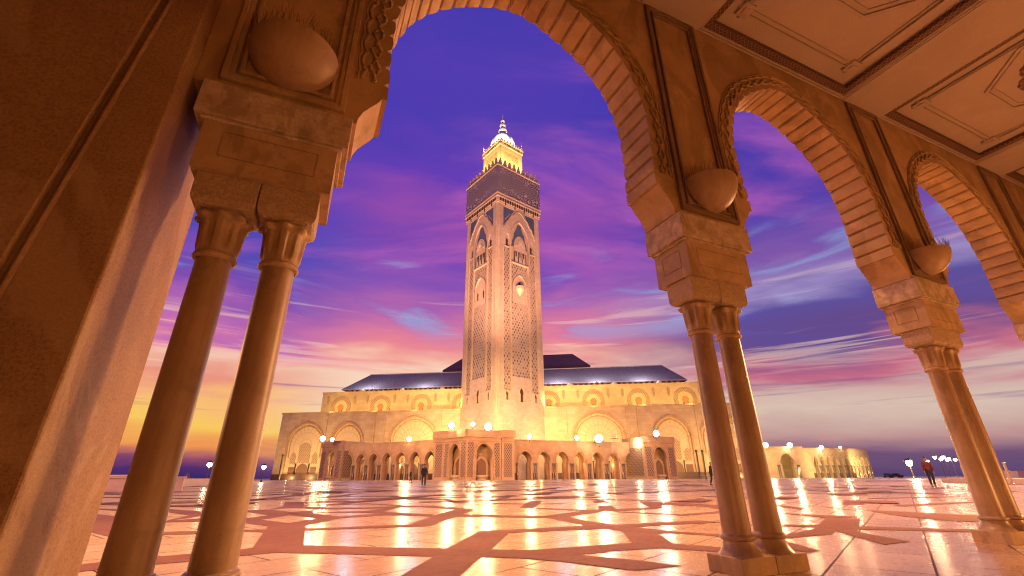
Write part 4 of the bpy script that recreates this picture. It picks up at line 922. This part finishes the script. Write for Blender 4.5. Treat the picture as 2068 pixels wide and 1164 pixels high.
# ------------------------------------------------------------------ floodlights on the roofs
def ang(a_, tn, d_): v = azp(a_, d_); return Vector((v.x, v.y, .65+tn*d_))
fl = [(1.99, .0727, 168, 1.0, 'big floodlight above the left pavilion, left of a smaller one'),
      (3.01, .0713, 172, .75, 'smaller floodlight beside the big one above the left pavilion'),
      (11.64, .0748, 158, .85, 'floodlight above the middle of the left arcade'),
      (16.63, .1028, 139, 1.0, 'floodlight on the left half of the porch roof'),
      (19.24, .1062, 138, .7, 'small floodlight on the porch roof near its front corner'),
      (21.14, .1011, 137, 1.3, 'large floodlight on the right half of the porch roof'),
      (26.19, .0804, 142, .8, 'floodlight on the right arcade roof nearest the porch'),
      (31.95, .0763, 150, .8, 'floodlight on the right arcade roof just left of the brightest one'),
      (34.53, .0745, 155, 1.5, 'brightest and largest floodlight, on the right arcade roof'),
      (41.2, .0815, 158, 1.1, 'floodlight on the roof of the right pavilion'),
      (52.26, .054, 214, 1.15, 'floodlight at the left end of the far gate block'),
      (54.48, .0526, 222, 1.1, 'floodlight at the right end of the far gate block'),
      (57.18, .0467, 232, .85, 'floodlight above the far right arcade, left of the last one'),
      (58.74, .0457, 240, .6, 'small last floodlight above the far right arcade')]
for a_, tn, d_, sz, lab in fl:
    p = ang(a_, tn, d_); t = thing('floodlight', p, -R(a_), lab, 'floodlight', 'floodlights on the roofs')
    r_ = .78*sz
    MB().lathe([(r_*math.sin(math.pi*i/12)+.001, -r_*math.cos(math.pi*i/12)) for i in range(13)], 20, cap=False).build('lamp_glass', M['lens'], t, smooth=True, loc=(0, -.1, 0))
    m_ = MB(); m_.box(-r_*1.05, r_*1.05, r_*.75, r_*1.6, -r_*.9, r_*.9); m_.build('housing', M['metal'], t, bevel=.05)
    m_ = MB(); m_.tube([(-r_*1.15, r_*1.0, 0), (-r_*1.15, r_*1.0, -r_*1.5), (r_*1.15, r_*1.0, -r_*1.5), (r_*1.15, r_*1.0, 0)], .07, 6); m_.tube([(0, r_, -r_*1.5), (0, r_, -r_*1.5-.7)], .1, 6); m_.build('bracket', M['metal'], t)
    lamp('flood_out', 'SPOT', (p.x*.985, p.y*.985, p.z), 7500*sz, (1., .56, .24), (p.x*.5, p.y*.5, 0), angle=160, radius=.5)
# tower lighting
def HWd(s_, t_, z_): v = hall_world(s_, t_, z_); return (v.x, v.y, v.z)
tc_ = lambda z_: (TW.x, TW.y, z_)
lamp('tower_flood', 'SPOT', HWd(-22, 46, 12.5), 95000, (1., .52, .24), tc_(50), angle=95, radius=1)
lamp('tower_flood', 'SPOT', HWd(22, 46, 12.5), 95000, (1., .52, .24), tc_(50), angle=95, radius=1)
lamp('tower_flood', 'SPOT', HWd(-30, 62, 13), 800000, (1., .50, .30), tc_(120), angle=46, blend=.9, radius=1)
lamp('tower_flood', 'SPOT', HWd(30, 62, 13), 800000, (1., .50, .30), tc_(120), angle=46, blend=.9, radius=1)
lamp('tower_flood', 'SPOT', HWd(-6, 36, 14), 26000, GOLD, tc_(26), angle=120, radius=1)
lamp('tower_flood', 'SPOT', HWd(8, 36, 14), 26000, GOLD, tc_(26), angle=120, radius=1)
for i in range(4):
    for q in (-4.5, 4.5):
        c_, s_ = round(math.cos(i*math.pi/2)), round(math.sin(i*math.pi/2)); v = Vector((s_*11.2+c_*q, -c_*11.2+s_*q, 0)); v.rotate(Matrix.Rotation(R(14.8), 3, 'Z'))
        if i in (0, 3): lamp('lantern_flood', 'SPOT', (TW.x+v.x, TW.y+v.y, 145.2), 52000, (1., .60, .16), (TW.x+v.x*.6, TW.y+v.y*.6, 152), angle=150, radius=.4)
for q in ((-7.2, -7.2), (7.2, -7.2), (-7.2, 7.2)):
    v = Vector((q[0], q[1], 0)); v.rotate(Matrix.Rotation(R(14.8), 3, 'Z')); lamp('dome_flood', 'POINT', (TW.x+v.x*1.02, TW.y+v.y*1.02, 168.2), 22000, (.80, .92, 1.), radius=.4)
for s_ in (-45, 0, 45): lamp('porch_wing_fill', 'SPOT', HWd(s_, 118, 16), 150000, (1., .52, .22), HWd(s_*.8, 50, 5), angle=70, blend=1., radius=1)  # unseen spots added to warm the wings and porch, no masts built
# hall lighting
for s_ in (-90, -69, -39, -20, 20, 40, 69, 88):
    lamp('hall_flood', 'SPOT', HWd(s_, 20, 10 if abs(s_) < 60 else 1.0), 34000 if abs(s_) < 60 else 30000, (1., .58, .19), HWd(s_, 0, 15), angle=105, blend=1., radius=.6)
for s_ in (-93, -84, 84, 93): lamp('foot_flood', 'POINT', HWd(s_, 2.2, .8), 1000, GOLD, radius=.3)
for s_ in (-78, -58, -39, -20, 20, 39, 59, 78):
    lamp('ledge_flood', 'SPOT', HWd(s_, 1.5, 29.6), 6500, (1., .58, .12), HWd(s_, -8, 34), angle=160, radius=.5)
for s_ in (-68, -40, 24, 42, 62): lamp('roof_flood', 'POINT', HWd(s_, -10.0, 45.), 8000, (.66, .68, 1.), radius=.3)
for s_ in (-30, -46, 18, 30, 42): lamp('arcade_lamp', 'POINT', HWd(s_, 36 if abs(s_) < 40 else 27, 4.5), 900, SOD, radius=.4)
lamp('pavilion_lamp', 'POINT', HWd(49.5, 35, 11), 1800, (1., .8, .45), radius=.3)
lamp('pavilion_lamp', 'POINT', HWd(-57, 31, 3.5), 1200, (1., .8, .5), radius=.3)
lamp('gate_flood', 'SPOT', azp(54, 196)+Vector((0, 0, 3)), 30000, GOLD, azp(55, 226)+Vector((0, 0, 6)), angle=120, radius=.5)
lamp('gate_flood', 'SPOT', azp(58.2, 214)+Vector((0, 0, 3)), 26000, GOLD, azp(58.6, 240)+Vector((0, 0, 6)), angle=120, radius=.5)

lamp('gate_flood', 'SPOT', azp(60.9, 238)+Vector((0, 0, 4)), 22000, GOLD, azp(60.3, 255)+Vector((0, 0, 6)), angle=120, radius=.5)
# ------------------------------------------------------------------ street lamps
def street_lamp(a_, tn, d_, label, heads=1, sc=1., glow_=True, arm=0.):
    base = azp(a_, d_); hz = .65+tn*d_
    t = thing('street_lamp', (base.x, base.y, GZ), -R(a_), label, 'street lamp', 'street lamps')
    MB().lathe([(.14*sc, 0), (.13*sc, .3), (.06*sc, .5), (.045*sc, hz-.3*sc), (.05*sc, hz)], 10).build('pole', M['metal'], t)
    for k_ in range(heads):
        ox = 0 if heads == 1 else (-.5+k_)*1.2*sc
        hd = MB(); hd.lathe([(.05, hz+.1*sc), (.42*sc, hz+.22*sc), (.40*sc, hz+.32*sc), (.02, hz+.5*sc)], 14, (ox, 0, 0))
        if heads > 1: hd.tube([(0, 0, hz-.1), (ox, 0, hz+.35*sc)], .04*sc, 6)
        hd.build('lamp_hood', M['metal'], t)
        MB().lathe([(.27*sc*math.sin(math.pi*i/8)+.001, hz-.27*sc*math.cos(math.pi*i/8)) for i in range(9)], 14, (ox, -.02, 0), cap=False).build('lamp_glass', M['lens_s'] if not glow_ else M['lens'], t, smooth=True)
    return base, hz
street_lamp(-8.4, .0229, 95, 'street lamp at the sea side between the two nearest columns', sc=1.3)
street_lamp(-3.42, .0194, 105, 'street lamp beside the left corner of the prayer hall', sc=1.3)
b0, h0 = street_lamp(63.58, .0185, 150, 'brightest street lamp, alone on the right of the plaza', sc=2.3)
lamp('street_light', 'POINT', (b0.x-1, b0.y-1, h0), 9000, (1., .6, .3), radius=.4)
street_lamp(64.89, .0209, 160, 'small street lamp just right of the brightest one', sc=1.2, glow_=False)
for q, (a_, tn, d_) in enumerate(((65.75, .0262, 118), (66.1, .0235, 124), (66.5, .0225, 130))):
    street_lamp(a_, tn, d_, ['tallest twin-headed street lamp behind the red jacket', 'middle of three twin-headed street lamps', 'rightmost of three twin-headed street lamps, nearest the column'][q], heads=2, sc=.95, glow_=False)

# ------------------------------------------------------------------ low walls, step, bollards, bag
def wallbox(name, pts, h, mtr, label, cat, cap=True, w2=None):
    t = thing(name, (pts[0][0], pts[0][1], GZ), 0, label, cat); o = pts[0]
    m_ = MB(); lo = [(p_[0]-o[0], p_[1]-o[1], 0) for p_ in pts]; hi = [(p_[0], p_[1], h) for p_ in lo]; m_.face(lo[::-1]); m_.face(hi)
    for i in range(len(lo)): j = (i+1) % len(lo); m_.face([lo[i], lo[j], hi[j], hi[i]])
    m_.build('wall_body', mtr, t, bevel=.01)
    if cap:
        cx = sum(p_[0] for p_ in lo)/len(lo); cy = sum(p_[1] for p_ in lo)/len(lo); m_ = MB()
        l2 = [((p_[0]-cx)*1.02+cx, (p_[1]-cy)*1.02+cy, h) for p_ in lo]; h2 = [(p_[0], p_[1], h+.07) for p_ in l2]; m_.face(l2[::-1]); m_.face(h2)
        for i in range(len(lo)): j = (i+1) % len(lo); m_.face([l2[i], l2[j], h2[j], h2[i]])
        m_.build('coping', mtr, t)
    return t
wallbox('low_wall', [(-16, 39.6), (-6.0, 33.25), (-6.6, 36.9), (-15.4, 43)], .70, M['wallm'], 'nearer low marble wall block left of the leftmost column', 'low wall')
wallbox('low_wall', [(-13.8, 44.5), (-9.4, 42.0), (-9.6, 45.), (-13.6, 48)], .86, M['wallm'], 'raised marble step behind the nearer low wall', 'low wall')
wallbox('low_wall', [(-9.6, 52.3), (-7.1, 63.5), (-8.4, 64), (-11.2, 53)], .60, M['wallm'], 'farther low marble wall between the two nearest columns', 'low wall')
wallbox('low_wall', [(62, 28.4), (46.5, 16.2), (47.5, 14.8), (63.5, 27.4)], .36, M['wallm'], 'low pink kerb wall at the right edge behind the far columns', 'low wall')
wallbox('low_wall', [(95, 40.), (86, 31), (88, 29), (97, 38.)], 1.1, M['wallm'], 'pale block wall behind the red jacket', 'low wall')
def bollard(x_, y_, h, lab, lean=0.):
    t = thing('bollard', (x_, y_, GZ), 0, lab, 'bollard', 'bollards by the kerb wall')
    MB().lathe([(.13, 0), (.13, .1), (.085, .14), (.07, h-.12), (.1, h-.1), (.1, h-.04), (.05, h)], 12).build('post', M['pale_metal'], t, smooth=True, angle=40)
bollard(50.9, 21.6, 1.45, 'pale post just left of the far right columns')
bollard(45.5, 16.9, 1.5, 'pale post right of the far right columns')
t = thing('bag', (8.56, 3.36, GZ), .3, 'blue cloth bag lying beside the far right plinth', 'bag')
bm_ = MB(); bm_.lathe([(.02, 0), (.16, .02), (.20, .09), (.17, .16), (.08, .20), (.02, .21)], 16, rmod=lambda th, z_: 1+.12*math.sin(3*th+z_*20)); bm_.build('bag_body', M['cloth_blue'], t, smooth=True, angle=80)
MB().tube([(-.1, 0, .17), (-.05, .01, .26), (.06, .01, .26), (.1, 0, .17)], .012, 6).build('strap', M['cloth_blue'], t)
# bush at the left edge
t = thing('shrub', (-13.2, 42.6, .8), 0, 'dark shrub poking out beside the big end pier, on the marble step', 'shrub')
m_ = MB(); rs = random.Random(5)
for i in range(900):
    a = rs.uniform(0, 6.28); z_ = rs.random(); r_ = .62*math.sqrt(max(0, 1-(z_*2-.9)**2))*rs.uniform(.3, 1.1) if True else 0
    c_ = Vector((r_*math.cos(a), r_*math.sin(a), .15+z_*1.25)); u_ = Vector((rs.uniform(-1, 1), rs.uniform(-1, 1), rs.uniform(-1, 1))).normalized(); v_ = u_.orthogonal().normalized(); s_ = rs.uniform(.03, .07)
    m_.face([c_+u_*s_*1.6, c_+v_*s_*.5, c_-u_*s_*1.6, c_-v_*s_*.5])
m_.build('foliage', M['leaf'], t); MB().tube([(0, 0, 0), (.02, 0, .5), (-.02, .03, 1.)], [.05, .04, .02], 6).build('stem', M['wood'], t)
# sailing boat far out
bp = azp(-10.08, 420); t = thing('sailboat', (bp.x, bp.y, -2.5), R(20), 'small sailing boat out on the sea between the two nearest columns', 'boat')
m_ = MB(); m_.face([(-3, -.8, 1.1), (2.4, -1, 1.1), (4.4, 0, 1.3), (2.4, 1, 1.1), (-3, .8, 1.1)]); m_.face([(-2.6, -.5, -.1), (-2.6, .5, -.1), (2.2, .6, -.1), (3.6, 0, -.1), (2.2, -.6, -.1)])
for a, b_, c_, d_ in (((-3, -.8, 1.1), (2.4, -1, 1.1), (2.2, -.6, -.1), (-2.6, -.5, -.1)), ((2.4, -1, 1.1), (4.4, 0, 1.3), (3.6, 0, -.1), (2.2, -.6, -.1)), ((4.4, 0, 1.3), (2.4, 1, 1.1), (2.2, .6, -.1), (3.6, 0, -.1)), ((2.4, 1, 1.1), (-3, .8, 1.1), (-2.6, .5, -.1), (2.2, .6, -.1)), ((-3, .8, 1.1), (-3, -.8, 1.1), (-2.6, -.5, -.1), (-2.6, .5, -.1))): m_.face([a, b_, c_, d_])
m_.build('hull', M['wallm'], t); m_ = MB(); m_.tube([(.4, 0, 1), (.4, 0, 9.)], .07, 6); m_.build('mast', M['pale_metal'], t)
m_ = MB(); m_.face([(.3, 0, 1.8), (.35, .02, 8.8), (-2.7, .35, 2.0)]); m_.face([(.5, 0, 8.2), (.6, .02, 1.6), (3.8, .25, 1.6)]); m_.build('sail', M['wallm'], t)

# ------------------------------------------------------------------ cars
def car(p, rz, lab, mtr, sc=1.):
    t = thing('parked_car', (p.x, p.y, GZ), rz, lab, 'car', 'parked cars')
    prof = [(-2.1, .35), (-2.15, .75), (-1.9, .95), (-1.45, 1.02), (-.95, 1.42), (.55, 1.44), (1.15, 1.0), (1.95, .88), (2.15, .65), (2.12, .35)]
    b_ = MB(); b_.plate(prof, [], (0, .82, 0), (1, 0), -1.64, 0); b_.build('body', mtr, t, bevel=.08)
    for yy in (.822, -.822):
        g_ = MB(); g_.plate([(-1.3, 1.0), (-.88, 1.34), (.5, 1.36), (.98, 1.0)], [], (0, yy, 0), (1, 0), -.004 if yy < 0 else .001, .004 if yy > 0 else -.001); g_.build('window', M['glass'], t)
    for wx in (-1.35, 1.35):
        for yy in (-.8, .8):
            w_ = MB(); w_.lathe([(.02, -.11), (.30, -.11), (.33, -.07), (.33, .07), (.30, .11), (.02, .11)], 18, cap=False); o = w_.build('wheel', M['metal'], t, smooth=True, angle=40); o.location = (wx, yy, .33); o.rotation_euler = (R(90), 0, 0)
    for yy in (-.6, .6): MB().box(2.08, 2.17, yy-.14, yy+.14, .62, .74).build('headlight', M['pale_metal'], t)
car(azp(61.75, 205), R(20), 'dark car parked at the end of the far right arcade', M['carpaint'])
car(azp(62.3, 210), R(-35), 'second dark car just right of the first one by the far arcade', M['carpaint'])
car(azp(69.3, 120), R(35), 'car seen at the right edge beyond the far columns', M['carpaint'])

# ------------------------------------------------------------------ mobile scaffold tower
bq = azp(36.35, 146); t = thing('scaffold_tower', (bq.x, bq.y, GZ), -R(36), 'tall narrow scaffold tower with work platform in front of the right arcade', 'scaffold')
m_ = MB()
for x_ in (-.75, .75):
    for y_ in (-.6, .6): m_.tube([(x_, y_, .15), (x_, y_, 12.6)], .05, 6)
for i in range(22):
    z_ = .5+i*.55
    m_.tube([(-.75, -.6, z_), (.75, -.6, z_)], .04, 5); m_.tube([(-.75, .6, z_), (.75, .6, z_)], .035, 5)
m_.build('frame', M['pale_metal'], t)
m_ = MB()
for z0 in (0, 2.2): m_.tube([(2.6-z0*.4, -.7, .2+z0*.1), (.75, -.65, 3.2+z0)], .05, 6)
m_.tube([(.75, -.6, 4.2), (2.0, -.6, 3.2), (.75, -.6, 2.0)], .04, 5); m_.build('brace', M['pale_metal'], t)
m_ = MB().box(-1.2, 1.2, -.8, .8, 11.3, 11.42); m_.build('platform', M['wood'], t)
m_ = MB()
for z_ in (11.9, 12.5): m_.tube([(-1.2, -.8, z_), (1.2, -.8, z_), (1.2, .8, z_), (-1.2, .8, z_)], .04, 5, True)
m_.build('guard_rail', M['pale_metal'], t)
# crowd barriers
def barrier(p, rz, L, lab):
    t = thing('barrier', (p.x, p.y, GZ), rz, lab, 'barrier', 'crowd barriers')
    m_ = MB()
    for z_ in (.35, 1.05): m_.tube([(0, 0, z_), (L, 0, z_)], .03, 5)
    m_.build('rail', M['pale_metal'], t)
    for i in range(3): m_ = MB().tube([(L*i/2, 0, 0), (L*i/2, 0, 1.1)], .03, 5); m_.build('post', M['pale_metal'], t)
barrier(azp(37.6, 147), R(-40), 4.5, 'thin rail barrier beside the scaffold tower')
barrier(azp(51.3, 190), R(-30), 7, 'rail barrier in front of the far gate block')
barrier(azp(45.2, 165), R(-45), 9, 'rail barrier at the foot of the lit wall right of the pavilion')

# ------------------------------------------------------------------ people
def skin_obj(name, joints, edges, radii, mtr, parent, sub=2, flat=None):
    me = bpy.data.meshes.new(name); me.from_pydata(joints, edges, []); o = bpy.data.objects.new(name, me); COL.objects.link(o); o.parent = parent
    md = o.modifiers.new('skin', 'SKIN'); md.use_smooth_shade = True; o.modifiers.new('sub', 'SUBSURF').levels = sub; o.modifiers['sub'].render_levels = sub
    if not me.skin_vertices: 
        me.attributes.new
    for v, r_ in zip(me.skin_vertices[0].data, radii): v.radius = (r_, r_) if not isinstance(r_, tuple) else r_
    me.skin_vertices[0].data[0].use_root = True
    me.materials.append(mtr); return o
def person(loc, rz, label, top, bot, stride=.25, h=1.72, jl=.0, arm=.1, hold=False):
    k = h/1.72; t = thing('person', (loc[0], loc[1], GZ), rz, label, 'person'); t.scale = (k, k, k)
    f1, f2 = stride, -stride
    J = [(0, 0, .93), (0, 0, 1.12), (0, .01, 1.34), (0, .0, 1.44), (0, -.02, 1.52), (0, -.035, 1.63), (0, -.03, 1.70),  # 0-6 pelvis..head
         (-.10, 0, .90), (-.11, -f1*.55-.05, .50), (-.11, -f1, .09), (-.11, -f1-.16, .04),                                # left leg
         (.10, 0, .90), (.11, -f2*.3-.04, .50), (.11, -f2, .10), (.11, -f2-.14, .04),
         (-.17, 0, 1.39), (-.23, arm*.4, 1.12), (-.24, -arm, .90), (-.24, -arm-.03, .84),
         (.17, 0, 1.39), (.23, -arm*.2, 1.12), (.24, arm-.02, .90), (.24, arm-.05, .84)]
    Eg = [(0, 1), (1, 2), (2, 3), (3, 4), (4, 5), (5, 6), (0, 7), (7, 8), (8, 9), (9, 10), (0, 11), (11, 12), (12, 13), (13, 14), (2, 15), (15, 16), (16, 17), (17, 18), (2, 19), (19, 20), (20, 21), (21, 22)]
    rad = [.12, .115, .13, .07, .055, .095, .075, .085, .055, .038, .035, .085, .055, .038, .035, .055, .04, .03, .026, .055, .04, .03, .026]
    skin_obj('body', J, Eg, rad, M['skin'], t)
    jk = [(0, 0, .84), (0, 0, 1.0), (0, 0, 1.15), (0, .01, 1.34), (0, -.01, 1.47), J[15], J[16], J[17], J[19], J[20], J[21]]
    skin_obj('jacket', jk, [(0, 1), (1, 2), (2, 3), (3, 4), (3, 5), (5, 6), (6, 7), (3, 8), (8, 9), (9, 10)], [(.19, .14), (.18, .14), (.17, .135), (.17, .13), .075, .075, .06, .05, .075, .06, .05], top, t)
    tr = [(0, 0, .92), J[7], J[8], J[9], J[11], J[12], J[13]]
    skin_obj('trousers', tr, [(0, 1), (1, 2), (2, 3), (0, 4), (4, 5), (5, 6)], [.14, .10, .075, .06, .10, .075, .06], bot, t)
    for s_, q in ((-1, J[9]), (1, J[13])):
        skin_obj('shoe', [(q[0], q[1]+.04, .045), (q[0], q[1]-.08, .045), (q[0], q[1]-.19, .035)], [(0, 1), (1, 2)], [.045, .05, .035], M['metal'], t, 1)
    skin_obj('hair', [(0, .02, 1.66), (0, -.01, 1.73), (0, -.05, 1.735)], [(0, 1), (1, 2)], [.088, .075, .05], M['hair'], t)
    # face and hands
    skin_obj('nose', [(0, -.125, 1.62), (0, -.145, 1.60)], [(0, 1)], [.014, .012], M['skin'], t, 1)
    for s_ in (-1, 1):
        skin_obj('ear', [(s_*.092, -.03, 1.62), (s_*.10, -.02, 1.65)], [(0, 1)], [.014, .016], M['skin'], t, 1)
        skin_obj('eye', [(s_*.034, -.120, 1.645), (s_*.036, -.122, 1.646)], [(0, 1)], [.009, .009], M['hair'], t, 1)
        hd = J[18] if s_ < 0 else J[22]; wr = Vector(hd)
        Jh = [tuple(wr)]; Eh = []; rh = [.024]
        Jh.append(tuple(wr+Vector((0, -.005, -.06)))); Eh.append((0, 1)); rh.append(.028)
        for f_ in range(4):
            y_ = -.03+.02*f_; L_ = (.055, .068, .072, .06)[f_]; n0 = len(Jh)
            Jh += [tuple(wr+Vector((0, y_, -.085))), tuple(wr+Vector((-s_*.006, y_*1.1, -.085-L_*.5))), tuple(wr+Vector((-s_*.02, y_*1.1, -.085-L_)))]
            Eh += [(1, n0), (n0, n0+1), (n0+1, n0+2)]; rh += [.0095, .0085, .007]
        n0 = len(Jh); Jh += [tuple(wr+Vector((-s_*.004, -.035, -.045))), tuple(wr+Vector((-s_*.012, -.055, -.075)))]; Eh += [(1, n0), (n0, n0+1)]; rh += [.011, .009]
        skin_obj('hand', Jh, Eh, rh, M['skin'], t, 1)
    return t
person((37.3, 17.6), R(-50), 'person in a red jacket and dark trousers standing on the right of the plaza', M['cloth_red'], M['cloth_dark'], .12, 1.74)
person((15.56, 72.3), R(60), 'distant person in dark clothes before the left arcade, farther of two walkers', M['cloth_dark'], M['cloth_dark'], .22, 1.75)
person((9.37, 38.45), R(-15), 'nearer of two walkers before the left arcade, in brown-grey clothes', M['skin'] if False else M['cloth_dark'], M['cloth_dark'], .08, 1.65)
person((31.5, 29.9), R(80), 'person in dark clothes walking just left of the middle pair of columns', M['cloth_dark'], M['cloth_dark'], .2, 1.72)
